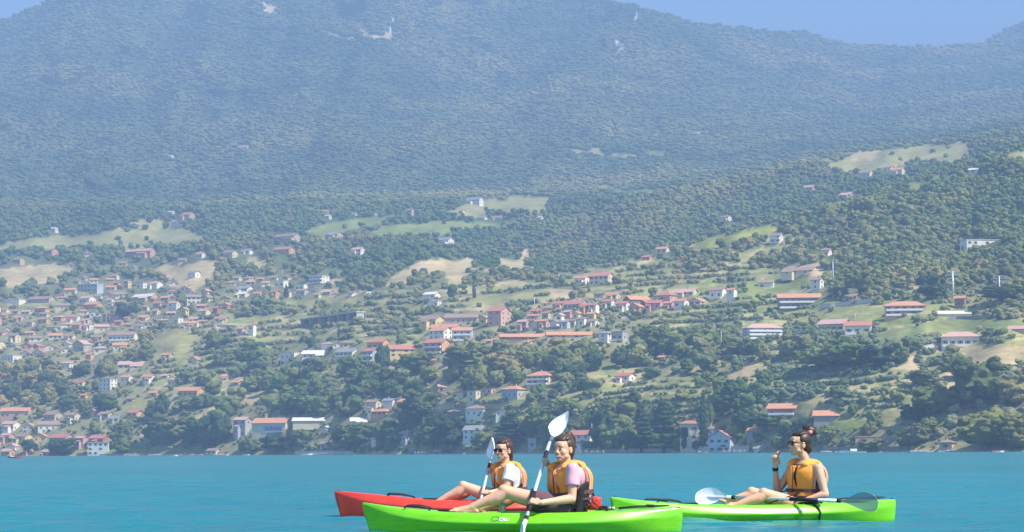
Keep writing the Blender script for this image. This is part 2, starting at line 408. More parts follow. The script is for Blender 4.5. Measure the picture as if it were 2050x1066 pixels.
# ------------------------------------------------------------------ haze: one closed box round camera, lake and mountains
hb = MB(); hb.box(-7500, 7500, -600, 9300, -7, 1650)
hm = bpy.data.materials.new('haze'); hm.use_nodes = True; t = hm.node_tree
t.nodes.remove(t.nodes['Principled BSDF'])
pv = t.nodes.new('ShaderNodeVolumePrincipled'); pv.inputs['Color'].default_value = (*HAZE_COLOR, 1)
pv.inputs['Density'].default_value = HAZE_DENSITY; pv.inputs['Anisotropy'].default_value = 0.0
t.links.new(pv.outputs[0], t.nodes['Material Output'].inputs['Volume'])
hb.build('haze', hm, kind='stuff')
# ------------------------------------------------------------------ buildings on the slope
def wallmat(name, col): return mat(name, col, .9, .1, var=.12, vscale=.35)
WM = {k: wallmat('plaster_' + k, c) for k, c in dict(white=(.74,.70,.61), cream=(.66,.56,.38), yellow=(.66,.52,.22), pink=(.58,.36,.29), orange=(.62,.36,.19),
      beige=(.48,.41,.31), grey=(.40,.40,.40), brown=(.26,.19,.15), red=(.42,.16,.12), blue=(.46,.48,.53), stone=(.34,.31,.27)).items()}  # blue: violet-blue shade of house fronts put into the plaster colour
def tilemat(name, a, b):
    m = mat(name, a, .85, .15); t = m.node_tree; bs = t.nodes['Principled BSDF']
    tc = t.nodes.new('ShaderNodeTexCoord')
    n = noise_node(t, tc.outputs['Object'], .45, 6, .7); w_ = t.nodes.new('ShaderNodeTexWave'); w_.inputs['Scale'].default_value = 1.6; w_.inputs['Distortion'].default_value = .6
    t.links.new(tc.outputs['Object'], w_.inputs['Vector'])
    c = mix(t, n, a, b); c = mix(t, .35, c, mix(t, w_.outputs['Fac'], (.55, .5, .5), (1.15, 1.1, 1.1)), 'MULTIPLY')
    t.links.new(c, bs.inputs['Base Color']); return m
RM = dict(orange=tilemat('tiles_orange', (.50,.235,.13), (.66,.35,.22)), red=tilemat('tiles_red', (.42,.16,.12), (.54,.25,.19)),
          brown=tilemat('tiles_brown', (.27,.19,.15), (.40,.29,.23)), pink=tilemat('tiles_pink', (.50,.30,.24), (.62,.42,.36)),
          grey=tilemat('roof_grey', (.22,.23,.25), (.33,.34,.36)), white=mat('roof_white', (.66,.62,.56), .7, .2, var=.08, vscale=.4),
          dark=tilemat('gallery_shade', (.06,.075,.10), (.10,.12,.15)))
GLASS = mat('window_dark', (.03,.035,.045), .25, .5); TRIM = mat('window_trim', (.55,.53,.50), .7, .2)
SHUT = mat('shutter', (.16,.09,.06), .7, .2)
RAIL = mat('balcony_white', (.78,.77,.75), .7, .2); CONC = mat('concrete', (.52,.50,.46), .9, .1, var=.2, vscale=.4)
def winmesh(nm, shut):
    b = MB(); b.box(-.5, .5, -.04, .0, 0, 1, 0); b.box(-.62, .62, -.08, .0, -.14, -.02, 1)      # pane, sill
    b.box(-.60, -.52, -.07, 0, 0, 1.04, 1); b.box(.52, .60, -.07, 0, 0, 1.04, 1); b.box(-.60, .60, -.07, 0, 1.04, 1.14, 1)
    if shut: b.box(-1.05, -.62, -.10, 0, -.02, 1.04, 2); b.box(.62, 1.05, -.10, 0, -.02, 1.04, 2)
    return b.mesh(nm, [GLASS, TRIM, SHUT])
WIN = winmesh('window', False); WINS = winmesh('window_shuttered', True)
CH = MB(); CH.box(-.4, .4, -.4, .4, -1.4, 1.2); CH.box(-.52, .52, -.52, .52, 1.2, 1.38); CH.box(-.3, .3, -.3, .3, 1.382, 1.6)
CHM = CH.mesh('chimney', [WM['beige']])
HRECT = []        # footprints in the picture, to keep trees from burying houses
HOUSES = []
def house(x0, x1, y0, y1, label, wall='white', roof='orange', kind='gable', yaw=None, win=1, floors=None, balc=0, depth_m=None, cat='house', group=None, chimney=None, name=None, parts=True, eave=.7, ref=True, pole=0):
    "building seen between pixel columns x0..x1 and rows y0 (ridge)..y1 (foot)"
    pc = (x0 + x1) / 2; loc, d = ground(pc, y1 + 1.5); s = d / F; loc.z += 0.0
    yw = rad(R.uniform(-42, -27) if yaw is None else yaw)
    W_px = (x1 - x0) * s; H = (y1 - y0) * s
    dm = depth_m or min(9.5, max(3.0, W_px * .55)); 
    ca, sa = abs(math.cos(yw)), abs(math.sin(yw))
    if dm * sa > W_px * .42: dm = W_px * .42 / max(sa, .05)
    W = max(2.0, (W_px - dm * sa) / ca)
    pitch_ = .52 if kind != 'flat' else 0
    span = dm if kind in ('gable', 'hip') else W
    rh = span / 2 * pitch_ + .0
    if kind == 'hip': rh = min(dm, W) / 2 * .58
    if kind == 'flat': rh = .35
    rh = min(rh, H * .5); h = max(1.6, H - rh)
    nm = name or ('apartment_building' if W > 17 and h > 6 else 'house')
    e = empty(nm, loc + Vector((0, dm * .5 * ca, 0)), yw, label=label, cat=cat, group=group)
    a, c, B = W / 2, dm / 2, -4.0
    wb = MB()
    if kind in ('gable',):
        pr = [(-c, B), (c, B), (c, h), (0, h + rh - .12), (-c, h)]
        wb.loft([[(x, y, z) for y, z in pr] for x in (-a, a)])
    elif kind == 'front':
        pr = [(-a, B), (a, B), (a, h), (0, h + rh - .12), (-a, h)]
        wb.loft([[(x, y, z) for x, z in pr] for y in (-c, c)])
    else: wb.box(-a, a, -c, c, B, h)
    wb.build('wall', WM[wall], e)
    rb = MB(); o = eave; th = .22
    if kind == 'gable':
        k = rh / c
        for sg in (-1, 1):
            rb.loft([[(x, sg * (c + o), h - o * k), (x, sg * (c + o), h - o * k + th), (x, 0, h + rh + th), (x, 0, h + rh)][::sg] for x in (-a - o, a + o)])
    elif kind == 'front':
        k = rh / a
        for sg in (-1, 1):
            rb.loft([[(sg * (a + o), y, h - o * k), (sg * (a + o), y, h - o * k + th), (0, y, h + rh + th), (0, y, h + rh)][::sg] for y in (-c - o, c + o)])
    elif kind == 'hip':
        L = max(0, a - c) if a > c else 0; M_ = max(0, c - a) if c > a else 0
        vs = [(-a - o, -c - o, h - .02), (a + o, -c - o, h - .02), (a + o, c + o, h - .02), (-a - o, c + o, h - .02)]
        vs += [(x, y, h + .16) for x, y, z in vs[:4]] + [(-L - .01, -M_ - .01, h + rh), (L + .01, M_ + .01, h + rh)]
        rb.add(vs, [(3, 2, 1, 0), (0, 1, 5, 4), (1, 2, 6, 5), (2, 3, 7, 6), (3, 0, 4, 7), (4, 5, 9, 8), (5, 6, 9), (6, 7, 8, 9), (7, 4, 8)])
    else: rb.box(-a - .35, a + .35, -c - .35, c + .35, h, h + .3)
    r_ = rb.build('roof', RM[roof], e)
    if (chimney if chimney is not None else (kind != 'flat' and W_px / s > 15 and R.random() < .75)):
        ch = link('chimney', CHM, r_, (R.uniform(-.5, .5) * a, c * .25, h + rh * .8))
        if name == 'factory': ch.scale = (1.8, 1.8, 2.4)
    if kind == 'gable' and x1 - x0 > 19 and not balc and name is None and R.random() < .5:      # a lower wing in front
        wx = R.uniform(-.45, .1) * W; ww = W * R.uniform(.3, .45); wd_ = dm * .45; wh = h * R.uniform(.5, .7); q = MB()
        q.box(wx, wx + ww, -c - wd_, -c - .003, B, wh); q.build('wing_wall', WM[wall], e); q = MB()
        q.loft([[(x, -c - wd_ - .5, wh - .15), (x, -c - wd_ - .5, wh + .07), (x, -c - .006, wh + .3 * wd_ + .22), (x, -c - .006, wh + .3 * wd_)] for x in (wx - .4, wx + ww + .4)]); q.build('wing_roof', RM[roof], e)
        o_ = link('window', WIN, e, (wx + ww * .5, -c - wd_ - .004, wh * .35)); o_.scale = (1.1, 1, 1.2)
    # windows, each an object
    if win and W_px / s >= 13:
        nf = floors or max(1, int(h / 2.9)); nf = min(nf, 4); fh = h / nf
        nx = max(1, min(9, int(W / 3.6))); wz = min(1.35, fh * .5); wm = WINS if R.random() < .5 and W / nx > 3 else WIN
        for f in range(nf):
            z = f * fh + fh * .32
            for i in range(nx):
                if R.random() < .12: continue
                o_ = link('window', wm, e, (-a + W * (i + .5) / nx, -c - .004, z)); o_.scale = (1.0 if not balc else 1.3, 1, wz)
            side = 1 if math.sin(yw) < 0 else -1
            ns = 2 if dm > 7 else 1
            if dm > 4 and abs(yw) > .15 and R.random() < .8:
                for i in range(ns):
                    o_ = link('window', WIN, e, (side * (a + .004), -c + dm * (i + .5) / ns, z)); o_.rotation_euler = (0, 0, side * math.pi / 2); o_.scale = (.9, 1, wz * .9)
    if balc:
        nf = floors or max(1, int(h / 2.9)); fh = h / nf
        for f in range(nf if nf > 1 else 1):
            z = f * fh + (0.15 if f else .1)
            bb = MB(); bb.box(-a * .92, a * .92, -c - 1.5, -c + .05, z - .18, z); bb.box(-a * .92, a * .92, -c - 1.5, -c - 1.4, z + .002, z + 1.0)
            for sg in (-1, 1): bb.box(sg * a * .92 - .05, sg * a * .92 + .05, -c - 1.398, -c + .05, z + .002, z + 1.0)
            bb.build('balcony', RAIL, e)
    HRECT.append((x0, x1, y0, y1) if ref else (x0, x1, y0, y1 - (y1 - y0) * .3)); HOUSES.append((pc, (y0 + y1) / 2, label, ref, x1 - x0))
    return e, (W, dm, h, rh, s)

G, FR, HP, FL = 'gable', 'front', 'hip', 'flat'
H = [ # x0, x1, ridge row, foot row, label, wall, roof, kind, extras
 # --- water's edge, left village
 (0,60,815,836,'long orange-tiled house at the left edge of the photo','pink','orange',G,dict(yaw=-6)),
 (85,126,823,841,'beige house above the long white wall','beige','brown',G,{}),
 (127,162,825,843,'sandy block with tall plain front','cream','brown',G,{}),
 (181,194,818,833,'tiny orange gable below the sloping meadow','orange','pink',FR,{}),
 (196,226,823,836,'low brown house right of the orange gable','beige','brown',G,{}),
 (252,286,820,834,'low house with the brightest orange roof','orange','red',G,{}),
 (216,245,832,841,'low grey shed with white end','grey','grey',G,{}),
 (2,40,842,862,'pink-roofed white house near the left edge','white','pink',G,{}),
 (73,124,842,861,'long white house under a brown roof','white','brown',G,dict(yaw=8)),
 (28,66,867,884,'long yellow lakeside terrace house','yellow','brown',G,{}),
 (66,94,866,884,'short bright yellow terrace end','yellow','orange',FR,dict(yaw=-8)),
 (96,148,868,886,'pink terrace under a long red roof','pink','red',G,{}),
 (150,176,872,894,'tall pink house by the white lake house','pink','pink',G,{}),
 (176,219,870,888,'red-roofed house just behind the white lake house','red','red',G,dict(win=0)),
 (175,220,884,911,'white three-storey house with dark windows at the lake','white','white',FL,dict(yaw=-7,floors=3)),
 (0,30,898,919,'ochre house at the water by the left edge','orange','pink',G,{}),
 (15,37,887,903,'white gabled house behind the ochre one','white','pink',FR,{}),
 (52,82,884,895,'low pink-roofed sheds between lake trees','pink','pink',G,{}),
 (154,172,903,913,'small boat hut left of the white lake house','beige','brown',G,dict(win=0)),
 (0,28,866,884,'pink house behind the yellow terrace','pink','pink',G,{}),
 (82,104,900,914,'small pink hut on the lake road','pink','pink',G,{}),
 # --- left middle slope
 (196,234,757,781,'white villa with flat brown roof among trees','white','brown',FL,dict(yaw=-35)),
 (240,266,750,765,'small orange-roofed house right of the white villa','white','orange',G,{}),
 (236,292,722,738,'long low white farm building','cream','pink',G,dict(yaw=-5)),
 (283,311,749,765,'white cottage on the dry bank','white','orange',G,{}),
 (355,408,774,793,'orange farmhouse alone on the lower slope','orange','orange',G,{}),
 (216,273,663,681,'long house with pale fascia under a brown roof','white','brown',G,dict(yaw=-10,balc=1)),
 (144,181,680,701,'sharp-gabled pink-framed house in the village','beige','pink',FR,{}),
 (15,41,667,685,'yellowish house in the dense village','cream','brown',G,{}),
 (0,42,710,723,'long white shed at the village foot','white','white',FL,{}),
 (170,187,706,722,'orange-roofed house at the village foot','orange','orange',G,{}),
 (204,217,626,644,'slender pinkish bell tower in the dense village','pink','brown',HP,dict(cat='tower',name='bell_tower',win=1)),
 # --- upper left
 (0,50,598,608,'long white industrial roof at the left edge','white','white',FL,dict(win=0)),
 (52,110,592,605,'long brown-roofed house beside the industrial roof','beige','brown',G,{}),
 (152,206,567,584,'large white building on the village top','blue','white',FL,{}),
 (157,191,591,607,'white apartment block below the large white one','white','pink',G,{}),
 (165,206,603,615,'row of orange roofs under the white block','orange','orange',G,{}),
 (85,116,496,510,'pink farm below the upper meadow','pink','brown',G,{}),
 (24,48,515,527,'small pinkish farm near the left edge','beige','brown',G,{}),
 (247,312,497,514,'long ruined pink farm on the meadow','pink','pink',G,{}),
 (100,116,454,463,'little white house at the forest edge far left','white','white',G,{}),
 (335,350,421,429,'tiny white chalet under the forest','white','white',G,{}),
 (342,365,439,450,'white house above the beige meadow','white','grey',G,{}),
 (361,390,424,439,'salmon house at the forest edge','pink','orange',G,{}),
 (246,263,559,576,'bright yellow tower-like house on the village top','yellow','brown',G,{}),
 (272,294,564,577,'white cube house right of the yellow one','white','brown',FL,{}),
 (295,326,562,577,'white pair of houses by the tan field','white','pink',G,{}),
 (262,318,587,600,'long house with white sloping roof','orange','white',G,{}),
 (336,360,602,622,'tall white house with orange roof','white','orange',G,{}),
 (360,378,614,634,'round yellow house at the village edge','yellow','orange',FR,{}),
 (375,401,541,555,'white cottages at the tan field corner','white','grey',G,{}),
 (337,366,635,647,'white factory hall at the village edge','white','white',FL,{}),
 (303,321,618,630,'small cream house amid the village','cream','orange',G,{}),
 (285,299,611,622,'small orange-roofed house amid the village','cream','orange',G,{}),
 (165,186,647,660,'square white house in the dense village','white','pink',G,{}),
 (52,70,641,652,'pale yellow house in the dense village','cream','brown',G,{}),
 # --- centre left
 (546,602,467,483,'brown farmhouse on the green hilltop','beige','brown',G,{}),
 (650,686,463,476,'farm with grey roof on the green meadow','pink','grey',G,{}),
 (703,731,494,511,'white house with pink roof alone above woods','white','pink',G,{}),
 (445,476,500,516,'cream twin house on the dry knoll','cream','brown',G,{}),
 (482,506,498,507,'low white barn beside the dry knoll','white','grey',G,{}),
 (545,590,493,507,'farm with the long red roof','orange','red',G,{}),
 (618,659,551,566,'modern white house with two flat slabs','white','white',FL,dict(balc=1)),
 (548,577,560,574,'white cube house with flat roof','white','white',FL,{}),
 (590,615,567,581,'white framed house with flat roof','white','grey',FL,{}),
 (470,508,571,584,'white house with shallow grey roof','white','grey',G,{}),
 (472,500,583,595,'cream row house below the grey roof','cream','white',G,{}),
 (538,560,580,595,'orange-walled house in the middle village','orange','brown',G,{}),
 (565,584,581,594,'beige house beside the dark cypress','cream','brown',G,{}),
 (592,617,577,592,'house with purple shaded front','blue','brown',G,{}),
 (645,668,580,589,'low pink-roofed house with white tip','beige','pink',G,{}),
 (696,716,582,591,'small house with bright white end','white','brown',G,{}),
 (734,744,583,589,'tiny white hut at the slope foot','white','white',G,{}),
 (404,426,590,604,'bright yellow rounded house','yellow','brown',FR,{}),
 (425,441,613,627,'red-walled house in the lower village','red','red',G,{}),
 (443,461,605,620,'salmon gabled house in the lower village','pink','orange',FR,{}),
 (474,491,654,670,'pink house left of the white-topped one','pink','pink',G,{}),
 (496,513,648,671,'white-topped red-roofed house by the terrace wall','white','red',G,{}),
 (560,604,704,719,'long low white wing of the hillside row','white','white',FL,{}),
 (604,668,700,716,'white row houses above the dark wood','white','white',G,dict(yaw=-8)),
 (670,722,696,713,'white house at the right end of the row','white','grey',G,dict(balc=1)),
 (725,758,697,723,'grey house with red roof by the yellow flats','grey','red',G,dict(balc=1)),
 (734,780,677,698,'red-roofed house with orange gable end','orange','red',G,dict(balc=1)),
 (773,833,689,714,'yellow apartment house with a row of windows','yellow','red',G,dict(yaw=14,floors=2,depth_m=11)),
 # --- centre terrace village
 (838,890,631,652,'long roof ending in a yellow gable wall','yellow','brown',G,{}),
 (858,926,648,660,'low orange terrace in front of the long roof','pink','orange',G,{}),
 (890,960,627,647,'long brown roof left of the yellow gable','beige','brown',G,dict(yaw=-10)),
 (958,980,630,649,'small house with bright yellow gable','yellow','orange',FR,{}),
 (976,1022,612,651,'tall house with the large red roof','pink','red',G,dict(yaw=-33,depth_m=16)),
 (858,906,654,679,'white gabled house with long left wing','white','orange',G,{}),
 (905,947,654,681,'house with violet shaded balconies','blue','orange',G,dict(yaw=-8,balc=1)),
 (848,901,677,706,'block with orange end wall and white balconies','orange','red',G,dict(balc=1)),
 (847,882,583,598,'white hill house with small tower','white','white',G,{}),
 (856,884,601,613,'white terrace house below the hill house','white','white',FL,{}),
 (864,876,718,725,'tiny orange hut in the shrubs','orange','orange',G,{}),
 (973,988,679,686,'small pink shed below the terrace','pink','orange',G,{}),
 (1035,1062,639,662,'pink-pillared house at the terrace start','pink','pink',G,{}),
 (1060,1083,640,659,'cream gable with one dark window','cream','brown',FR,{}),
 (1063,1089,617,626,'low red roof above the terrace houses','brown','red',G,{}),
 (1085,1104,623,638,'brown-roofed house at the terrace start','beige','brown',G,{}),
 (1077,1101,638,656,'orange-roofed house in the lower terrace row','pink','orange',G,{}),
 (1101,1121,639,656,'plain white gable in the terrace','white','brown',FR,dict(win=0)),
 (1113,1130,626,641,'white gable in the upper terrace row','white','pink',FR,{}),
 (1121,1142,640,656,'blue-shaded house in the lower terrace row','blue','grey',G,{}),
 (1142,1156,638,655,'cream terrace house next to the blue-shaded one','cream','brown',G,{}),
 (1156,1175,634,654,'white terrace house with balconies','white','brown',G,dict(balc=1)),
 (1146,1164,622,638,'pale gable in the upper terrace row','cream','orange',FR,{}),
 (1128,1148,620,636,'pink-roofed house in the upper terrace row','pink','pink',G,{}),
 (1176,1194,624,640,'yellow house at the terrace end','yellow','orange',G,{}),
 (1175,1200,638,652,'white house with veranda at the terrace end','white','brown',G,{}),
 (1106,1136,602,614,'yellow long house at the top of the terrace','yellow','red',G,{}),
 (1128,1180,600,618,'long house with violet shaded front at the terrace top','blue','red',G,{}),
 (1160,1192,606,622,'red-roofed house with chimney stack','orange','red',G,{}),
 (1178,1200,606,628,'white house under the joined red roofs','white','red',G,{}),
 (1150,1180,551,568,'white gable on the upper spur','white','orange',G,{}),
 (1180,1229,544,569,'large cream house on the upper spur','cream','red',G,{}),
 (1205,1232,598,616,'small red-roofed house in the ridge row','white','red',G,{}),
 (1232,1262,602,619,'red-roofed house with long white base','white','red',G,{}),
 (1250,1302,591,612,'dark-gabled barn house of the ridge row','brown','orange',G,dict(yaw=25)),
 (1258,1290,606,622,'salmon gable at the ridge row front','pink','orange',FR,{}),
 (1295,1330,600,618,'pink house in the ridge row','pink','red',G,{}),
 (1310,1357,583,602,'house with tiered red roofs','pink','red',HP,{}),
 (1328,1352,602,618,'orange-roofed house in the ridge row','pink','orange',G,{}),
 (1350,1380,597,615,'white-ended house in the ridge row','white','orange',G,{}),
 (1380,1411,595,610,'last gable at the right of the ridge row','cream','orange',FR,{}),
 (1355,1398,577,591,'pale house with arcade above the ridge row','cream','pink',G,{}),
 (1420,1456,574,597,'dark-framed white house right of the ridge row','white','brown',G,dict(balc=1)),
 (1455,1476,576,600,'white rounded house with pink roof','white','orange',G,{}),
 (1518,1552,559,577,'low white house on the bright slope','white','brown',G,dict(yaw=-14)),
 (1624,1650,555,578,'white-pillared house below the power pole','white','brown',G,{}),
 (1558,1645,586,616,'long modern house with white balconies','brown','orange',G,dict(yaw=-4,balc=1,floors=2)),
 (1489,1568,646,678,'blue-grey modern house with striped terraces','blue','pink',HP,dict(yaw=12,balc=1,floors=3)),
 (1000,1098,667,681,'long low building with orange roof and dark front','brown','orange',G,dict(yaw=4,depth_m=7,chimney=False)),
 (1094,1186,663,677,'right half of the long low orange roof','pink','orange',G,dict(yaw=4,depth_m=7,chimney=False)),
 (1048,1068,683,688,'small orange-roofed shed under the long building','orange','orange',G,{}),
 (1198,1225,662,686,'white villa with red pillar','white','grey',HP,{}),
 (1225,1256,662,682,'grey villa with glass front','grey','grey',FL,dict(balc=1)),
 (1318,1334,713,719,'lone tiny orange roof in the wood','brown','orange',G,{}),
 # --- lower centre
 (731,763,799,831,'cream house with open loggias','cream','brown',G,dict(floors=3)),
 (744,788,816,831,'broad orange roof below the loggia house','orange','orange',HP,{}),
 (767,792,797,817,'white house with grey roof beside the loggias','white','grey',G,{}),
 (795,836,797,817,'pink house with two-step roof','pink','orange',G,{}),
 (905,936,780,797,'orange hip roof over a cream wall','cream','orange',HP,{}),
 (934,962,780,805,'cream three-storey house with chimney','cream','brown',FL,dict(floors=2)),
 (963,993,776,788,'pink flat house above shrubs','pink','brown',FL,{}),
 (897,937,817,829,'wide pink roof over dark wall','brown','pink',HP,{}),
 (932,984,809,833,'white house with columns and brown roof','white','brown',HP,{}),
 (1004,1052,771,797,'shaded house with orange hip roof','grey','orange',HP,dict(balc=0)),
 (1055,1116,742,769,'large orange-roofed villa with balcony','cream','orange',HP,dict(balc=1,floors=2)),
 (1232,1273,745,763,'small white house with bright red roof','white','red',G,{}),
 (800,826,862,884,'grey stone house in the lakeside trees','grey','pink',G,{}),
 (927,986,851,880,'grey-roofed villa half hidden by lakeside trees','white','grey',G,dict(yaw=-24)),
 (819,834,898,913,'pale boat shed at the waterline','beige','grey',G,{}),
 (867,890,900,913,'flat boathouse with small windows','beige','white',FL,{}),
 (1057,1079,876,898,'grey tower house with flat roof','grey','grey',FL,{}),
 (1138,1196,861,902,'white lake house with red roof behind the raised paddle','white','red',G,dict(yaw=-32)),
 (1362,1405,841,900,'tall villa with flat red roof and yellow porch','cream','red',HP,dict(yaw=-14,floors=3)),
 (1404,1442,852,886,'columned villa wing right of the cypress','white','brown',HP,{}),
 (1420,1487,861,906,'large blue-shaded lake house with salmon roof','blue','red',FR,dict(yaw=-38,depth_m=11)),
 (1497,1531,856,872,'small house with salmon roof behind the boat sheds','stone','orange',G,{}),
 (1510,1540,892,909,'white-framed boathouse left of the bun-haired woman','white','grey',G,{}),
 # --- factory at the lake, left of centre
 (503,586,836,886,'factory with yellow gable end and grey sign front','cream','orange',G,dict(yaw=-22,name='factory',cat='factory',win=0,chimney=True,depth_m=12)),
 (586,704,835,847,'long low white workshop roof behind the factory','cream','white',G,dict(yaw=-2,depth_m=7,win=0,chimney=False)),
 (700,762,835,848,'white saw-roofed hall right of the workshop','white','white',G,dict(yaw=5,depth_m=9,win=0,chimney=False)),
 (594,627,849,866,'shed with pink roof beside the factory','grey','pink',G,{}),
 (499,527,873,891,'red and white awning house left of the factory','white','red',G,{}),
 (640,660,884,899,'beige pavilion in the lakeside garden','beige','brown',G,{}),
 (413,441,897,919,'cream boathouse with red roof','cream','brown',G,{}),
 (648,659,852,868,'tiny white shrine in the lakeside garden','white','white',FR,dict(win=0)),
 (743,757,876,892,'small white tent roof by the lake trees','white','white',HP,dict(win=0)),
 (466,503,834,872,'grey annexe left of the factory','grey','pink',G,{}),
 # --- right
 (1772,1857,601,631,'large hotel-like house with orange hip roofs','pink','orange',HP,dict(yaw=-10,balc=1,floors=2)),
 (1693,1721,587,598,'small brown-roofed cabin left of the hotel-like house','brown','brown',G,{}),
 (1640,1706,638,664,'long pink-roofed house with terrace','beige','pink',G,dict(balc=1)),
 (1692,1749,642,669,'white house with low red roof and garage','white','red',G,dict(yaw=-12,balc=1)),
 (1886,1966,662,693,'shaded house with white loggia','white','pink',HP,dict(yaw=-10,balc=1)),
 (2020,2062,651,664,'pink-roofed house at the right edge','pink','pink',G,{}),
 (1912,1936,592,616,'brown stone tower house behind the white sheds','brown','orange',G,dict(win=1)),
 (1880,1946,621,633,'row of white sheds on the terrace','white','white',G,dict(win=0,chimney=False,yaw=-6)),
 (1538,1603,807,844,'red-brown house with two orange roofs','red','orange',G,dict(yaw=-20,balc=1,floors=2)),
 (1630,1707,821,840,'barn with the plain orange roof','stone','orange',G,dict(yaw=-12,win=0,chimney=False)),
 (1714,1794,872,890,'long low house with flat pink roof','pink','pink',FL,dict(yaw=-6)),
 (1882,1914,880,899,'beige hut with round roof at the shore','beige','brown',HP,{}),
 (1926,2008,478,491,'long white school with dark windows in the forest','white','white',FL,dict(yaw=14,depth_m=10,floors=1)),
 (1568,1640,533,548,'tan retaining-wall house above the spur','cream','brown',G,dict(win=1)),
 # --- high right and far
 (1443,1465,430,443,'white and brown chalet in the high woods','white','brown',G,{}),
 (1542,1569,466,486,'brown chalet with white base on the green slope','white','brown',G,dict(balc=1)),
 (1645,1666,496,511,'white cottage with brown roof in dark trees','white','brown',G,{}),
 (1314,1341,493,506,'white cottage with orange roof on the ridge','white','orange',G,{}),
 (1285,1308,510,519,'low house with red roof on the ridge path','pink','red',G,{}),
 (1609,1633,370,379,'pale roof hidden in the upper forest','beige','pink',G,{}),
 (1720,1751,340,354,'farm with brown roof on the high pasture','cream','brown',G,{}),
 (1769,1790,331,343,'small white-fronted farm on the high pasture','white','brown',G,{}),
 (1782,1813,334,350,'cream farm on the high pasture edge','cream','orange',G,{}),
 (1940,1963,335,348,'bright white chalet high on the right','white','white',G,{}),
 (1681,1711,384,394,'pale farm below the high pasture','beige','pink',G,{}),
 (932,968,394,409,'grey-roofed chalet at the long field','white','grey',G,{}),
 (873,909,474,489,'farm with grey roof below the green field','white','grey',G,{}),
 (812,831,417,430,'pinkish farm among the upper trees','pink','brown',G,{}),
 (955,976,432,438,'low white barn under the long field','white','grey',G,dict(win=0)),
 (984,1008,431,438,'low cream barn under the long field','cream','brown',G,dict(win=0)),
 (1076,1088,432,438,'tiny white hut at the field corner','white','white',G,{}),
 (650,664,429,437,'tiny white house at the forest foot','white','white',G,{}),
 (474,500,290,300,'faint pink house on the blue mountainside','pink','pink',G,{}),
 (336,348,309,318,'faint white house on the blue mountainside','white','white',G,{}),
 (774,783,52,66,'white chapel by the summit clearing','white','white',G,{}),
 (780,788,34,41,'white hut above the summit clearing','white','white',G,{}),
 (1945,1975,82,88,'pale house on the saddle','pink','pink',G,{}),
]
for x0, x1, y0, y1, lab, wall, roof, kind, ex in H:
    house(x0, x1, y0, y1, lab, wall, roof, kind, **ex)
fac = next(o for o in C.objects if o.name == 'factory')

# relation words for generated labels
REFS = [(x, y, l, wd) for x, y, l, r, wd in HOUSES if r]
used_lab = {}
def relabel(items, grp, cat_):
    "items: (object, x, y, what).  Each gets a label naming the nearest described building"
    buckets = {}
    for o, x, y, what in items:
        bx, by, bl, bw = min(REFS, key=lambda r: (r[0] - x) ** 2 + ((r[1] - y) * 1.6) ** 2)
        dx, dy = x - bx, y - by
        if abs(dx) > abs(dy) * 1.3: dr = 'left of' if dx < 0 else 'right of'
        else: dr = 'above' if dy < 0 else 'below'
        buckets.setdefault((what, dr, bl), []).append((math.hypot(dx, dy * 1.6), o))
    ordw = ['', 'second ', 'third ', 'fourth ', 'fifth ', 'sixth ', 'seventh ', 'eighth ', 'ninth ', 'tenth ', 'eleventh ', 'twelfth ', 'thirteenth ', 'fourteenth ', 'fifteenth ']
    for (what, dr, bl), lst in buckets.items():
        lst.sort(key=lambda a: a[0])
        for k, (dd, o) in enumerate(lst):
            lab = f"{ordw[min(k, 14)]}{what} {dr} the {bl}" if k else f"{what} next {dr} the {bl}" if len(lst) > 1 else f"{what} {dr} the {bl}"
            ws = lab.split()
            while len(ws) > 16: ws.pop()
            while ws[-1] in ('the', 'and', 'a', 'in', 'with', 'of', 'under', 'by', 'at', 'on', 'below', 'above', 'behind', 'amid', 'beside', 'its', 'red', 'white', 'dark', 'lower', 'small', 'orange', 'lake', 'flat', 'two', 'long'): ws.pop()
            tag(o, ' '.join(ws), cat_, grp)

# the dense village on the left slope
def clear(x0, x1, y0, y1, pad=1):
    return all(x1 + pad < a or x0 - pad > b or y1 + 0 < c or y0 - 0 > d for a, b, c, d in HRECT)
VP = [([(-40,612),(60,610),(150,585),(240,580),(330,600),(400,585),(470,600),(460,640),(380,660),(300,652),(250,700),(190,712),(60,715),(-40,722)], 74, 17, 30), ([(120,722),(480,700),(470,850),(200,850)], 12, 16, 26), ([(790,770),(1000,770),(1010,845),(800,845)], 4, 20, 30), ([(130,500),(420,500),(400,560),(140,560)], 7, 14, 22), ([(600,425),(1000,425),(1000,445),(620,440)], 4, 10, 15),
      ([(150,560),(360,560),(400,600),(250,610),(150,600)], 14, 14, 24), ([(460,555),(640,560),(640,598),(460,600)], 12, 14, 22),
      ([(-60,845),(60,845),(150,870),(150,912),(-60,916)], 12, 22, 34), ([(640,690),(760,700),(760,725),(680,722)], 3, 18, 26),
      ([(1200,596),(1400,596),(1400,618),(1210,622)], 9, 20, 28), ([(1100,606),(1200,606),(1200,655),(1040,655)], 9, 17, 24)]
gen = []
VR = random.Random(41)
desc = dict(white='white', cream='cream', pink='pink', beige='beige', orange='orange', grey='grey', yellow='yellow')
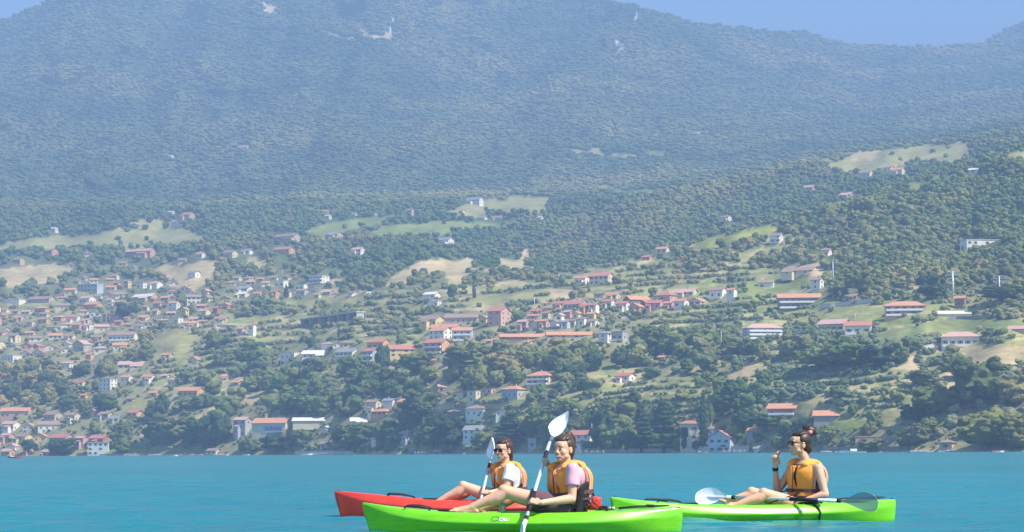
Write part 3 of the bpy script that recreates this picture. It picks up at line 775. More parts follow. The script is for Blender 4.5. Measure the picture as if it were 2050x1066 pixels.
for poly, n, wa, wb_ in VP:
    k = tries = 0; xs_ = [p[0] for p in poly]; ys_ = [p[1] for p in poly]
    while k < n and tries < 6000:
        tries += 1; x = VR.uniform(min(xs_), max(xs_)); y = VR.uniform(min(ys_), max(ys_))
        if not inpoly(np.array([x]), np.array([y]), poly)[0]: continue
        wd = VR.uniform(wa, wb_); ht = wd * VR.uniform(.42, .66)
        if not clear(x - wd / 2, x + wd / 2, y - ht, y, -2.0): continue
        wl = VR.choice(['white','white','white','cream','cream','cream','pink','beige','orange']); rf = VR.choice(['brown','pink','orange','orange','brown','red','orange'])
        e, _ = house(x - wd / 2, x + wd / 2, y - ht, y, 'tmp', wl, rf, VR.choice([G, G, G, FR, HP]), ref=False, yaw=VR.uniform(-40, 10))
        gen.append((e, x, y - ht / 2, f"{desc[wl]} {rf}-roofed house")); k += 1
relabel(gen, 'houses of the hillside village', 'house')
for o, x, y, wh in gen: pass
# ------------------------------------------------------------------ tree crowns
def leafmat(name, stops, area, rough=.8, trans=.12, patch=((1.5, 1.12, 1.15), (.62, .80, .80))):
    m = bpy.data.materials.new(name); m.use_nodes = True; t = m.node_tree; b = t.nodes['Principled BSDF']
    b.inputs['Roughness'].default_value = rough; b.inputs['Specular IOR Level'].default_value = .15
    oi = t.nodes.new('ShaderNodeObjectInfo'); geo = t.nodes.new('ShaderNodeNewGeometry')
    c = ramp(t, oi.outputs['Random'], stops)
    a = noise_node(t, geo.outputs['Position'], area, 4, .6)
    c = mix(t, 1.0, c, ramp(t, a, [(.3, (.72, .80, .92)), (.7, (1.35, 1.25, .95))]), 'MULTIPLY')
    f = noise_node(t, geo.outputs['Position'], .9, 3, .7)
    c = mix(t, 1.0, c, ramp(t, f, [(.3, .85), (.7, 1.15)]), 'MULTIPLY')
    g_ = noise_node(t, geo.outputs['Position'], .0024, 5, .6)
    c = mix(t, 1.0, c, ramp(t, g_, [(.36, patch[0]), (.5, (1, 1, 1)), (.64, patch[1])]), 'MULTIPLY')
    t.links.new(c, b.inputs['Base Color'])
    tl = t.nodes.new('ShaderNodeBsdfTranslucent'); t.links.new(c, tl.inputs['Color']); ms_ = t.nodes.new('ShaderNodeMixShader'); ms_.inputs[0].default_value = trans
    t.links.new(b.outputs[0], ms_.inputs[1]); t.links.new(tl.outputs[0], ms_.inputs[2]); t.links.new(ms_.outputs[0], t.nodes['Material Output'].inputs['Surface']); return m
LEAF = leafmat('foliage', [(0, (.085,.13,.046)), (.3, (.12,.165,.056)), (.6, (.16,.195,.068)), (.85, (.21,.21,.09)), (1, (.13,.165,.066))], .012)
OLIVE_L = leafmat('olive_foliage', [(0, (.15,.18,.105)), (.5, (.18,.215,.12)), (1, (.23,.25,.135))], .02)
FARL = leafmat('far_foliage', [(0, (.115,.155,.062)), (.5, (.135,.175,.066)), (1, (.155,.185,.075))], .012, trans=.1, patch=((1.9, 1.42, 1.3), (.5, .68, .72)))  # broad forest hue patches, strengthened to stand in for slope relief shading
DARKL = leafmat('dark_foliage', [(0, (.045,.083,.040)), (.5, (.06,.105,.048)), (1, (.078,.12,.052))], .03)
LIGHTL = leafmat('light_foliage', [(0, (.11,.155,.04)), (.5, (.14,.18,.05)), (1, (.17,.20,.06))], .03)
BARK = mat('bark', (.11,.085,.065), .95, .1, var=.3, vscale=2)
def displaced(bm_v, c, r, seed, amp, fr):
    out = []
    for v in bm_v:
        n = noise.noise(Vector((v.x * fr + seed, v.y * fr + seed * 2, v.z * fr))) + .5 * noise.noise(Vector((v.x * fr * 2.3, v.y * fr * 2.3 + seed, v.z * fr * 2.3)))
        k = 1 + amp * n
        out.append((c[0] + v.x * r[0] * k, c[1] + v.y * r[1] * k, c[2] + v.z * r[2] * k))
    return out
def ico(sub):
    bm = bmesh.new(); bmesh.ops.create_icosphere(bm, subdivisions=sub, radius=1)
    vs = [v.co.copy() for v in bm.verts]; fs = [tuple(v.index for v in f.verts) for f in bm.faces]; bm.free(); return vs, fs
IV2, IF2 = ico(2); IV3, IF3 = ico(3)
def crown(name, seed, material, shape='round', leaves=420, sub=3):
    "unit crown: width 1, standing on z 0..1"
    rr = random.Random(seed); b = MB(); V_, F_ = (IV3, IF3) if sub == 3 else (IV2, IF2)
    lumps = []
    if shape == 'round':
        lumps.append(((0, 0, .52), (.33, .33, .36)))
        for k in range(9):
            a = k * 2.4 + rr.uniform(-.4, .4); z = rr.uniform(.25, .85); q = .36 * math.sin(math.pi * min(.95, max(.12, z))) ** .6
            lumps.append(((math.cos(a) * q * .72, math.sin(a) * q * .72, z * .92), (rr.uniform(.13, .22),) * 2 + (rr.uniform(.12, .18),)))
    elif shape == 'cypress':
        for k in range(9):
            z = .06 + k * .105; q = .42 * min(1, (1.06 - z) * 2.2) * (.6 if k == 0 else 1)
            lumps.append(((rr.uniform(-.05, .05), rr.uniform(-.05, .05), z), (q, q, .10)))
    elif shape == 'cedar':
        for k in range(10):
            z = .12 + k * .088; q = .5 * (1.08 - z) ** .75
            for j in range(3):
                a = rr.uniform(0, 6.28); lumps.append(((math.cos(a) * q * .4, math.sin(a) * q * .4, z), (q * .62, q * .62, .045)))
    elif shape == 'clump':
        for k in range(6):
            a = rr.uniform(0, 6.28); q = rr.uniform(.0, .3); lumps.append(((math.cos(a) * q, math.sin(a) * q, rr.uniform(.3, .75)), (rr.uniform(.2, .32),) * 2 + (rr.uniform(.2, .3),)))
    elif shape == 'grand':
        lumps.append(((0, 0, .48), (.36, .36, .34)))
        for k in range(30):
            z = rr.uniform(.16, .92); a = k * 2.4 + rr.uniform(-.3, .3); q = .43 * math.sin(math.pi * min(.93, max(.16, z * .92))) ** .55 * rr.uniform(.8, 1.05); r0 = rr.uniform(.07, .14)
            lumps.append(((math.cos(a) * q, math.sin(a) * q, z), (r0, r0, r0 * rr.uniform(.7, 1))))
    for i, (c, r) in enumerate(lumps):
        b.add(displaced(V_, c, r, seed * 3.1 + i * 7.7, .42, 2.6), F_)
        for k in range(leaves // len(lumps)):
            v = Vector((rr.gauss(0, 1), rr.gauss(0, 1), rr.gauss(0, 1) * .8 + .2)).normalized(); k2 = rr.uniform(.93, 1.22)
            p = Vector((c[0] + v.x * r[0] * k2, c[1] + v.y * r[1] * k2, c[2] + v.z * r[2] * k2)); s = rr.uniform(.012, .03) * (.6 if shape == 'grand' else 1)
            a1 = Vector((rr.uniform(-1, 1), rr.uniform(-1, 1), rr.uniform(-1, 1))).normalized() * s; a2 = a1.cross(v).normalized() * s * rr.uniform(.5, 1)
            b.add([p - a1, p + a2, p + a1, p - a2 + v * s * .4], [(0, 1, 2, 3)])
    return b.mesh(name, material)
BRO = [crown('broad_crown', s, LEAF, 'round') for s in (1, 2, 3, 4, 5)]
CLU = [crown('clump_crown', s, LEAF, 'clump', 200, 2) for s in (11, 12, 13, 14)]
FARC = [crown('far_crown', s, FARL, 'clump', 40, 2) for s in (15, 16, 17)]
OLI = [crown('olive_crown', s, OLIVE_L, 'clump', 300, 2) for s in (21, 22, 23)]
LIG = [crown('light_crown', s, LIGHTL, 'round') for s in (31, 32)]
CYP = [crown('cypress_crown', s, DARKL, 'cypress', 700) for s in (41, 42)]
CED = [crown('cedar_crown', s, DARKL, 'cedar', 900) for s in (51, 52)]
DRK = [crown('dark_crown', s, DARKL, 'round', 500) for s in (61, 62, 63)]
GRA = [crown('grand_crown', s, LEAF, 'grand', 3400) for s in (71, 72)]
GRL = [crown('grand_pale_crown', 73, LIGHTL, 'grand', 3400)]
GRD = [crown('grand_dark_crown', s, DARKL, 'grand', 3400) for s in (74, 75)]
def trunk_mesh():
    b = MB(); b.tube([(0, 0, -.25), (.01, 0, .2), (-.01, .01, .55)], [.05, .035, .015], 7)
    for a in (0, 1.6, 3.1, 4.6): b.tube([(0, 0, .22), (math.cos(a) * .14, math.sin(a) * .14, .42), (math.cos(a) * .22, math.sin(a) * .22, .58)], [.022, .014, .006], 5)
    return b.mesh('trunk', BARK, True)
TRK = trunk_mesh()

# ------------------------------------------------------------------ where the trees stand (ground point in photograph pixels, crown size in pixels)
TR = random.Random(99)
trees = []    # (px, py, width_px, height_px, kind)
def jgrid(x0, x1, y0, y1, dx, dy):
    xs = np.arange(x0, x1, dx); ys_ = np.arange(y0, y1, dy); gx_, gy_ = np.meshgrid(xs, ys_)
    gx_ = gx_ + (np.arange(len(ys_)) % 2)[:, None] * dx / 2
    rs = np.random.RandomState(int(x0 + y0 * 7 + dx * 100) & 0xffff)
    return (gx_ + rs.uniform(-.45, .45, gx_.shape) * dx).ravel(), (gy_ + rs.uniform(-.45, .45, gy_.shape) * dy).ravel()
def lev(k, x): 
    d = ease(x, XS, LVD[k]); return waterline(x, d) if k == 0 else ease(x, XS, LVY[k])
HBIN = {}
for r_ in HRECT:
    for k_ in range(int((r_[0] - 50) // 40), int((r_[1] + 50) // 40) + 1): HBIN.setdefault(k_, []).append(r_)
def house_hit(x, y, w_, h_):
    for a, c, t_, b_ in HBIN.get(int(x // 40), ()):
        if y > t_ + 1 and x + w_ * .42 > a + 1 and x - w_ * .42 < c - 1:
            if y < b_ - 1 and x > a - 1 and x < c + 1: return True           # inside the house
            if y >= b_ - 1 and y - h_ < b_ - (b_ - t_) * (.5 if b_ > 840 else .36): return True     # in front and hiding it
    return False
def addzone(x0, x1, y0, y1, dx, dy, wr, hr, kindf, dens=1.0, ylo=None, yhi=None, fld=.0, terr=True):
    xs, ys_ = jgrid(x0, x1, y0, y1, dx, dy)
    keep = np.ones(xs.shape, bool)
    if ylo is not None: keep &= ys_ <= ylo(xs)
    if yhi is not None: keep &= ys_ > yhi(xs)
    xs, ys_ = xs[keep], ys_[keep]; f = field_at(xs, ys_)
    tz_ = in_terrace(xs, ys_) if terr else np.zeros(xs.shape, bool)
    dn = fbm(xs / 60, ys_ / 35, 77, 3)
    for x, y, fk, d_, tq in zip(xs, ys_, f, dn, tz_):
        if tq and TR.random() > .16: continue
        if fk >= 0 and TR.random() > fld: continue
        dd = dens(x, y, d_) if callable(dens) else dens
        if TR.random() > dd: continue
        w_ = TR.uniform(*wr); h_ = w_ * TR.uniform(*hr); k = kindf(x, y, d_)
        if k == 'olive': w_ *= .72; h_ = w_ * .8
        if k == 'cyp': w_ *= .35; h_ = w_ * 4.5
        if house_hit(x, y, w_, h_): continue
        trees.append((x, y, w_, h_, k))
sk = lambda x: np.interp(x, SKX, SKYY) + 2
# the mountain
addzone(-500, 2550, -90, 480, 6.6, 3.7, (12, 19), (.42, .62), lambda x, y, d: 'clump', 1.0, ylo=lambda x: lev(6, x) + 3, yhi=sk)
# pastures and woods half way up
addzone(-400, 2450, 60, 620, 8, 5.0, (10, 17), (.75, 1.0), lambda x, y, d: 'clump', lambda x, y, d: 1.0 if d > .36 else .75, ylo=lambda x: lev(4, x) + 2, yhi=lambda x: lev(6, x), fld=.04)
# near wooded ridge on the right
addzone(-300, 2400, 90, 660, 10, 6.0, (13, 22), (.8, 1.1), lambda x, y, d: 'clump' if TR.random() < .75 else 'broad',
        lambda x, y, d: (1.0 if d > .4 else .7) if x > 1650 or y < 520 else (.72 if d > .5 else .35), ylo=lambda x: lev(3, x), yhi=lambda x: lev(4, x), fld=.02)
# village shelf: olives, gardens, terraces
def kshelf(x, y, d):
    r = TR.random()
    if d < .5: return 'olive' if r < .75 else 'clump' if r < .93 else 'cyp' if r < .95 else 'light'
    return 'clump' if r < .6 else 'olive' if r < .8 else 'dark' if r < .88 else 'broad'
addzone(-200, 2300, 540, 720, 12, 6.8, (14, 24), (.75, 1.05), kshelf, lambda x, y, d: (.52 if x > 800 else .40) if d < .55 else .8, ylo=lambda x: lev(2, x), yhi=lambda x: lev(3, x), fld=.05)
def kwood(x, y, d):
    r = TR.random()
    if x > 1500 and d < .52: return 'olive' if r < .8 else 'broad'
    return 'broad' if r < .5 else 'dark' if r < .68 else 'clump' if r < .86 else 'light' if r < .95 else 'olive'
addzone(-200, 2300, 660, 850, 16, 9, (22, 40), (.8, 1.1), kwood, lambda x, y, d: ((.80 if 600 < x < 1400 else .62) if d > .44 else .38) * (.72 if x > 1420 else 1), ylo=lambda x: lev(1, x), yhi=lambda x: lev(2, x), fld=.03)
addzone(-200, 2300, 790, 912, 19, 11, (24, 46), (.8, 1.15), kwood, lambda x, y, d: (.72 if d > .42 else .45) if x > 150 else .35, ylo=lambda x: lev(0, x) - 5, yhi=lambda x: lev(1, x), fld=.03)
# low shrubs and hedges filling the gaps, also round the houses
addzone(-200, 2300, 560, 912, 11, 6.5, (8, 14), (.6, .9), lambda x, y, d: 'clump' if TR.random() < .6 else 'olive', lambda x, y, d: .55, ylo=lambda x: lev(0, x) - 3, yhi=lambda x: lev(3, x), fld=.03)
# olive rows along the terraces on the right
for k in range(80):
    x = TR.uniform(1380, 1950); y = TR.uniform(640, 800); n = TR.randint(8, 20); sl_ = TR.uniform(-.10, .02)
    for i in range(n):
        xx = x + i * TR.uniform(10, 13); yy = y + (xx - x) * sl_ + TR.uniform(-1, 1)
        w_ = TR.uniform(13, 19)
        if field_at(np.array([xx]), np.array([yy]))[0] < 0 and not house_hit(xx, yy, w_, w_ * .8): trees.append((xx, yy, w_, w_ * .8, 'olive'))
for z in TZONES:
    zx = [p[0] for p in z]; zy = [p[1] for p in z]
    for n in range(int(tphase(min(zx), min(zy)) - 2), int(tphase(max(zx), max(zy)) + 3)):
        x = min(zx) - 15; gap = 0
        while x < max(zx) + 15:
            x += TR.uniform(7.5, 12); y = 13.0 * n - .07 * x
            for _ in range(3): y = 13.0 * n + 1.5 - .07 * x - 16 * (float(vnoise(np.array(x / 110), np.array(y / 60), 31)) - .5)
            gap = gap - 1 if gap > 0 else (TR.randint(1, 5) if TR.random() < .07 else 0)
            if gap > 0 or not in_terrace(x, y) or field_at(np.array([x]), np.array([y]))[0] >= 0: continue
            w_ = TR.uniform(10, 15); h_ = w_ * TR.uniform(.62, .85)
            if not house_hit(x, y, w_, h_): trees.append((x, y + TR.uniform(-1, 1), w_, h_, 'olive' if TR.random() < .8 else 'clump'))
# trees the photograph shows one by one: x, foot row, width, height, kind, description
HAND = [
 (1410,895,24,112,'cypress','tall slender dark cypress at the lake villa','cypress'),
 (1205,905,44,90,'darkw','dark conical evergreen left of the lakeside grove','evergreen'),
 (1232,903,60,66,'broad','broad green tree between the lakeside evergreens','tree'),
 (1285,905,56,100,'cedar','tall dark cedar in the lakeside grove','cedar'),
 (1330,905,74,106,'cedar','widest dark cedar in the lakeside grove','cedar'),
 (1372,905,30,66,'darkw','narrow dark evergreen at the edge of the lakeside grove','evergreen'),
 (1258,905,34,56,'darkw','low dark evergreen in the middle of the lakeside grove','evergreen'),
 (1237,905,18,32,'light','pale round bush in front of the lakeside grove','bush'),
 (1257,905,16,34,'light','pale columnar bush in front of the lakeside grove','bush'),
 (1022,898,96,74,'cedar','spreading dark cedar behind the woman in sunglasses','cedar'),
 (902,900,70,68,'darkw','dark tree left of the grey-roofed shore villa','tree'),
 (868,898,46,44,'light','pale rounded tree by the boathouses','tree'),
 (898,908,36,22,'light','low bushy tree at the waterline below the dark tree','bush'),
 (845,838,84,62,'darkw','big dark tree right of the pink two-step house','tree'),
 (862,880,60,52,'cedar','dark layered tree above the boathouses','tree'),
 (792,892,50,42,'broad','green lakeside tree left of the grey stone house','tree'),
 (764,884,40,44,'light','light green tree near the white tent roof','tree'),
 (720,892,60,44,'broad','broad lakeside tree right of the beige pavilion','tree'),
 (690,884,46,34,'broad','green tree behind the beige pavilion','tree'),
 (440,890,44,66,'darkw','dark columnar tree left of the factory','tree'),
 (404,884,60,54,'darkw','dark rounded lakeside tree between boathouse and village','tree'),
 (350,884,70,50,'broad','wide dark green tree on the left lake road','tree'),
 (315,880,56,44,'darkw','dark tree right of the low red-roofed house','tree'),
 (126,912,56,34,'darkw','rounded dark tree by the water left of the white lake house','tree'),
 (58,908,36,30,'darkw','dark tree beside the ochre house','tree'),
 (245,908,40,34,'light','light green tree right of the white lake house','tree'),
 (325,835,34,50,'darkw','narrow dark tree above the lake wood on the left','tree'),
 (252,636,46,30,'darkw','dark round wood clump in the left village','tree'),
 (766,750,34,64,'darkw','tall dark tree below the grey red-roofed house','tree'),
 (940,745,92,52,'broad','huge rounded green tree under the terraces','tree'),
 (1010,752,70,50,'broad','large green tree right of the huge rounded one','tree'),
 (960,780,40,60,'light','pale tree in the dark central wood','tree'),
 (830,748,60,40,'light','olive-green tree below the block with balconies','tree'),
 (1330,690,34,46,'light','yellow-green tree above the central wood','tree'),
 (1300,700,60,48,'broad','dense green tree left of the yellow-green one','tree'),
 (1400,700,56,40,'broad','rounded green tree right of the yellow-green one','tree'),
 (1700,735,110,56,'broad','broad dark-green crowns at the right above the olive rows','tree'),
 (1640,740,80,52,'broad','broad tree left of the right-hand wood','tree'),
 (1760,738,70,48,'darkw','dark tree at the edge of the right-hand wood','tree'),
 (1880,830,90,60,'light','wide pale-green tree on the right slope','tree'),
 (1960,810,110,96,'broad','largest rounded tree on the right slope','tree'),
 (1830,845,50,36,'darkw','dark tree left of the wide pale-green tree','tree'),
 (1980,900,110,78,'light','feathery light green tree at the right shore','tree'),
 (2035,890,70,56,'broad','green tree at the right edge of the shore','tree'),
 (2030,810,80,60,'broad','green tree at the right edge halfway up the bank','tree'),
 (1925,755,46,36,'broad','rounded bush tree on the dry bank','tree'),
 (1855,775,60,34,'broad','dark bush tree left of the dry path','tree'),
 (1720,590,60,60,'broad','dark wood tree left of the large hotel-like house','tree'),
 (1866,598,56,50,'darkw','dark tree behind the brown stone tower','tree'),
 (2010,602,90,30,'darkw','dark hedge-like tree above the white sheds','tree'),
 (1475,880,34,36,'light','pale bush tree behind the large lake house','tree'),
 (1490,862,46,40,'darkw','dark round tree above the large lake house','tree'),
 (1545,858,70,30,'broad','green hedge tree below the red-brown house','tree'),
 (1610,880,50,44,'darkw','dark tree right of the red-brown house','tree'),
 (1422,868,16,70,'light','pale poplar just right of the tall cypress','poplar'),
 (1560,902,36,30,'broad','green tree beside the white-framed boathouse','tree'),
 (573,596,10,26,'cypress','small dark cypress in the middle village','cypress'),
 (905,600,20,34,'darkw','narrow dark tree above the long brown roof','tree'),
 (966,902,44,46,'broad','green tree in front of the grey-roofed villa','tree'),
 (930,903,22,20,'light','pale bush at the foot of the grey-roofed villa','bush'),
 (1155,900,30,26,'darkw','dark bush in front of the red-roofed lake house','bush'),
 (1180,899,26,18,'light','pale bush by the red-roofed lake house','bush'),
 (1452,904,30,20,'broad','green bush in front of the large lake house','bush'),
 (1395,903,22,22,'darkw','dark bush at the villa with yellow porch','bush'),
 (555,905,60,34,'darkw','dark wide tree under the factory','tree'),
 (508,906,40,30,'broad','green tree left below the factory','tree'),
 (604,892,44,32,'broad','green tree right below the factory','tree'),
 (1745,902,50,24,'broad','green hedge tree by the flat pink roof','tree'),
 (1110,872,44,40,'light','round pale tree behind the raised paddle','tree'),
 (1085,860,50,46,'broad','green tree left of the raised paddle','tree'),
]
KM = dict(broad=(BRO, 'broadleaf_tree'), clump=(CLU, 'broadleaf_tree'), olive=(OLI, 'olive_tree'), light=(LIG, 'broadleaf_tree'), dark=(DRK, 'broadleaf_tree'), darkw=(DRK, 'evergreen_tree'), cyp=(CYP, 'cypress_tree'), cypress=(CYP, 'cypress_tree'), cedar=(CED, 'cedar_tree'))
def single_tree(px, py, wp, hp, kind):
    loc, d = ground(px, py); s = d / F; ms, nm = KM[kind]
    if wp > 42 and kind in ('broad', 'light', 'darkw'): ms = dict(broad=GRA, light=GRL, darkw=GRD)[kind]
    e = empty(nm, loc, TR.uniform(0, 6.28)); W, Hh = wp * s, hp * s
    if kind in ('broad', 'dark', 'darkw', 'light', 'clump', 'olive'): Wx = W * 1.12
    else: Wx = W
    c = link('crown', TR.choice(ms), e); c.scale = (Wx, Wx, Hh * 1.0)
    t_ = link('trunk', TRK, e); t_.scale = (Hh * .8, Hh * .8, Hh)
    return e
for px, py, wp, hp, kind, lab, cat_ in HAND:
    tag(single_tree(px, py, wp, hp, kind), lab, cat_)
trees = [t for t in trees if not any(abs(t[0] - h[0]) < h[2] * .3 and 0 <= h[1] - t[1] < h[3] * .5 for h in HAND)]
vis = [t for t in trees if -5 < t[0] < 2055 and t[1] > 560 and t[4] != 'cyp']
vis.sort(key=lambda t: -t[2] * t[3])
big = vis[:300 - len(HAND)]; bigset = set(map(id, big))
WD = dict(broad='rounded green tree', clump='bushy green tree', olive='grey-green olive tree', light='light green tree', dark='dark green tree')
relabel([(single_tree(*t), t[0], t[1] - t[3] / 2, WD[t[4]]) for t in big], 'trees scattered over the lower slope', 'tree')
rest = [t for t in trees if id(t) not in bigset]
print('trees', len(trees), 'instanced', len(rest))

def instancer(name, pts, meshes, kindlab):
    col_ = bpy.data.collections.new(name + '_sources')
    for i, me_ in enumerate(meshes):
        o = bpy.data.objects.new('%s_source_%02d' % (name, i), me_); col_.objects.link(o)
    n = len(pts); A = np.array([(p[0], p[1], p[2], p[3]) for p in pts], float)
    d = depth(A[:, 0], A[:, 1]); pos = PN(A[:, 0], A[:, 1], d); s = d / F
    pos[:, 2] -= A[:, 3] * s * .18
    me_ = bpy.data.meshes.new(name); me_.from_pydata(pos.tolist(), [], [])
    rs = np.random.RandomState(len(name))
    a = me_.attributes.new('tsize', 'FLOAT_VECTOR', 'POINT'); a.data.foreach_set('vector', np.stack([A[:, 2] * s * 1.1, A[:, 2] * s * 1.1, A[:, 3] * s * 1.1], -1).astype(np.float32).ravel())
    a = me_.attributes.new('trot', 'FLOAT_VECTOR', 'POINT'); r_ = np.zeros((n, 3), np.float32); r_[:, 2] = rs.uniform(0, 6.28, n); r_[:, 0] = rs.uniform(-.12, .12, n); a.data.foreach_set('vector', r_.ravel())
    a = me_.attributes.new('tidx', 'INT', 'POINT'); a.data.foreach_set('value', rs.randint(0, len(meshes), n).astype(np.int32))
    o = link(name, me_, kind='stuff')
    g = bpy.data.node_groups.new(name, 'GeometryNodeTree')
    g.interface.new_socket('Geometry', in_out='INPUT', socket_type='NodeSocketGeometry'); g.interface.new_socket('Geometry', in_out='OUTPUT', socket_type='NodeSocketGeometry')
    N = g.nodes.new; gi = N('NodeGroupInput'); go = N('NodeGroupOutput'); ci = N('GeometryNodeCollectionInfo'); ip = N('GeometryNodeInstanceOnPoints')
    ci.inputs['Collection'].default_value = col_; ci.inputs['Separate Children'].default_value = True; ci.inputs['Reset Children'].default_value = True
    def at_(nm, ty):
        q_ = N('GeometryNodeInputNamedAttribute'); q_.data_type = ty; q_.inputs['Name'].default_value = nm; return q_.outputs['Attribute']
    L = g.links.new; ip.inputs['Pick Instance'].default_value = True
    L(gi.outputs[0], ip.inputs['Points']); L(ci.outputs[0], ip.inputs['Instance']); L(at_('tidx', 'INT'), ip.inputs['Instance Index'])
    er = N('FunctionNodeEulerToRotation'); L(at_('trot', 'FLOAT_VECTOR'), er.inputs[0]); L(er.outputs[0], ip.inputs['Rotation'])
    L(at_('tsize', 'FLOAT_VECTOR'), ip.inputs['Scale']); L(ip.outputs[0], go.inputs[0])
    md = o.modifiers.new('trees', 'NODES'); md.node_group = g
    return o
up = lambda t: t[1] <= lev(6, np.array([t[0]], float))[0] + 3
lv6 = lev(6, np.array([t[0] for t in rest], float)) + 3
far_ = [t for t, l in zip(rest, lv6) if t[1] <= l]; near_ = [t for t, l in zip(rest, lv6) if t[1] > l]
instancer('mountain_forest', far_, FARC, '')
instancer('hillside_woodland', [t for t in near_ if t[4] == 'clump'], CLU, '')
instancer('broadleaf_woodland', [t for t in near_ if t[4] == 'broad'], BRO, '')
instancer('dark_woodland', [t for t in near_ if t[4] == 'dark'], DRK, '')
instancer('pale_woodland', [t for t in near_ if t[4] == 'light'], LIG, '')
instancer('olive_groves', [t for t in near_ if t[4] == 'olive'], OLI, '')
instancer('cypress_rows', [t for t in near_ if t[4] == 'cyp'] or [(100, 600, 6, 24, 'cyp')], CYP, '')
IV1, IF1 = ico(1)
# ------------------------------------------------------------------ walls, poles, boats on the far shore
def strip_wall(name, pts, hh, th, material, label, cat_, cap=None):
    "a wall following the ground through the given pixels"
    P3 = []
    for i in range(len(pts) - 1):
        for j in range(6):
            t = j / 6; P3.append(ground(pts[i][0] * (1 - t) + pts[i + 1][0] * t, pts[i][1] * (1 - t) + pts[i + 1][1] * t)[0])
    P3.append(ground(*pts[-1])[0]); o = P3[0].copy(); b = MB()
    def ring(p, z0, z1, e):
        return [(p.x - o.x, p.y - o.y - e, p.z - o.z + z0), (p.x - o.x, p.y - o.y + th + e, p.z - o.z + z0), (p.x - o.x, p.y - o.y + th + e, p.z - o.z + z1), (p.x - o.x, p.y - o.y - e, p.z - o.z + z1)]
    b.loft([ring(p, -3, hh, 0) for p in P3])
    e = empty(name, o, label=label, cat=cat_); b.build('wall', material, e)
    if cap:
        c = MB(); c.loft([ring(p, hh + .003, hh + .25, .15) for p in P3]); c.build('coping', cap, e)
    return e
STONEW = mat('stone_wall', (.26,.24,.21), .95, .1, var=.35, vscale=.5)
strip_wall('retaining_wall', [(995,672),(1080,662),(1180,652),(1260,642)], 1.6, .6, STONEW, 'dark roadside wall under the terrace houses', 'wall')
strip_wall('retaining_wall', [(1205,642),(1260,638),(1300,634)], 1.4, .6, CONC, 'pale road parapet right of the terrace houses', 'wall', CONC)
strip_wall('retaining_wall', [(1645,618),(1700,612),(1748,606)], 2.2, .6, CONC, 'grey concrete wall right of the modern balcony house', 'wall', CONC)
strip_wall('retaining_wall', [(1900,640),(1980,637),(2060,635)], 1.5, .6, STONEW, 'dark stone wall under the white sheds', 'wall')
strip_wall('retaining_wall', [(1815,700),(1850,703),(1890,697)], 2.6, .6, CONC, 'grey wall of the reservoir on the right slope', 'wall', CONC)
strip_wall('retaining_wall', [(405,654),(440,655),(474,656)], 1.8, .6, CONC, 'long grey terrace wall left of the pink house', 'wall')
strip_wall('lake_wall', [(590,911),(640,910),(708,911)], 2.0, .8, CONC, 'pale quay wall right of the factory', 'quay', CONC)
strip_wall('lake_wall', [(1200,907),(1290,906),(1372,905)], 1.8, .8, CONC, 'pale quay wall below the lakeside cedars', 'quay', CONC)
strip_wall('lake_wall', [(1395,906),(1450,905),(1500,904)], 2.6, 1.2, CONC, 'stone terrace in front of the large lake house', 'quay', CONC)
strip_wall('lake_wall', [(835,910),(900,909),(930,909)], 1.8, .8, STONEW, 'dark lake wall beside the boathouses', 'quay')
strip_wall('lake_wall', [(1600,902),(1680,902),(1830,901)], 1.6, .8, STONEW, 'dark lake wall behind the white motorboat', 'quay')
strip_wall('lake_wall', [(200,914),(300,914),(412,914)], 1.4, .8, CONC, 'pale lake promenade wall right of the white lake house', 'quay', CONC)
strip_wall('retaining_wall', [(528,894),(545,894),(565,893)], 9.0, .6, STONEW, 'tall dark wall below the factory sign front', 'wall')
strip_wall('retaining_wall', [(1720,860),(1800,858),(1880,850)], 1.0, .5, STONEW, 'low dry-stone wall along the lower meadow', 'wall')
# road gallery: slab on piers
def gallery():
    a, d = ground(608, 650); b_, d2 = ground(722, 640); L = (b_ - a).xy.length; e = empty('road_gallery', a, math.atan2(b_.y - a.y, b_.x - a.x), label='long dark-grey road gallery on piers in the middle of the slope', cat='viaduct')
    m_ = MB(); m_.box(0, L, -4, 4, 3.4, 4.4); m_.build('deck', CONC, e)
    for k in range(7): q_ = MB(); x = 1 + k * (L - 2) / 6; q_.box(x - .5, x + .5, -3, 3, -5, 3.398); q_.build('pier', CONC, e)
    q_ = MB(); q_.box(.2, L - .2, 3.1, 3.6, -4, 3.398); q_.build('back_wall', RM['dark'], e)  # bluish near-black wall colour stands for the shade under the slab
gallery()
GALV = mat('galvanised_steel', (.50,.52,.54), .5, .4, metal=.3); WPOLE = mat('white_pole', (.72,.70,.66), .6, .3)
def pole(px, top, foot, label, arms=0, r=.25, m_=None, cat_='power pole', name='power_pole'):
    loc, d = ground(px, foot); s = d / F; h = (foot - top) * s; e = empty(name, loc, R.uniform(-.3, .3), label=label, cat=cat_)
    b = MB(); b.tube([(0, 0, -1.5), (0, 0, h)], [r, r * .6], 8); b.build('mast', m_ or GALV, e, smooth=True)
    for k in range(arms):
        z = h * (1 - .03 - k * .11); q = MB(); wdt = (3.2 if k != 1 else 4.2) * (1 if arms > 1 else .8)
        q.box(-wdt, wdt, -.12, .12, z, z + .28)
        for sg in (-1, 1): q.tube([(sg * wdt * .92, 0, z - .9), (sg * wdt * .92, 0, z)], [.16, .1], 6)
        q.build('crossarm', m_ or GALV, e)
pole(1908, 543, 602, 'large pylon with three crossarms behind the brown tower house', 3, .8, cat_='pylon', name='pylon')
pole(2001, 552, 598, 'smaller pylon near the right edge above the white sheds', 3, .6, cat_='pylon', name='pylon')
pole(1668, 524, 572, 'thick grey pole beside the white-pillared house', 1, .55, CONC)
pole(1444, 662, 690, 'thin white pole in the shrubs below the ridge', 0, .22, WPOLE, 'pole', 'pole')
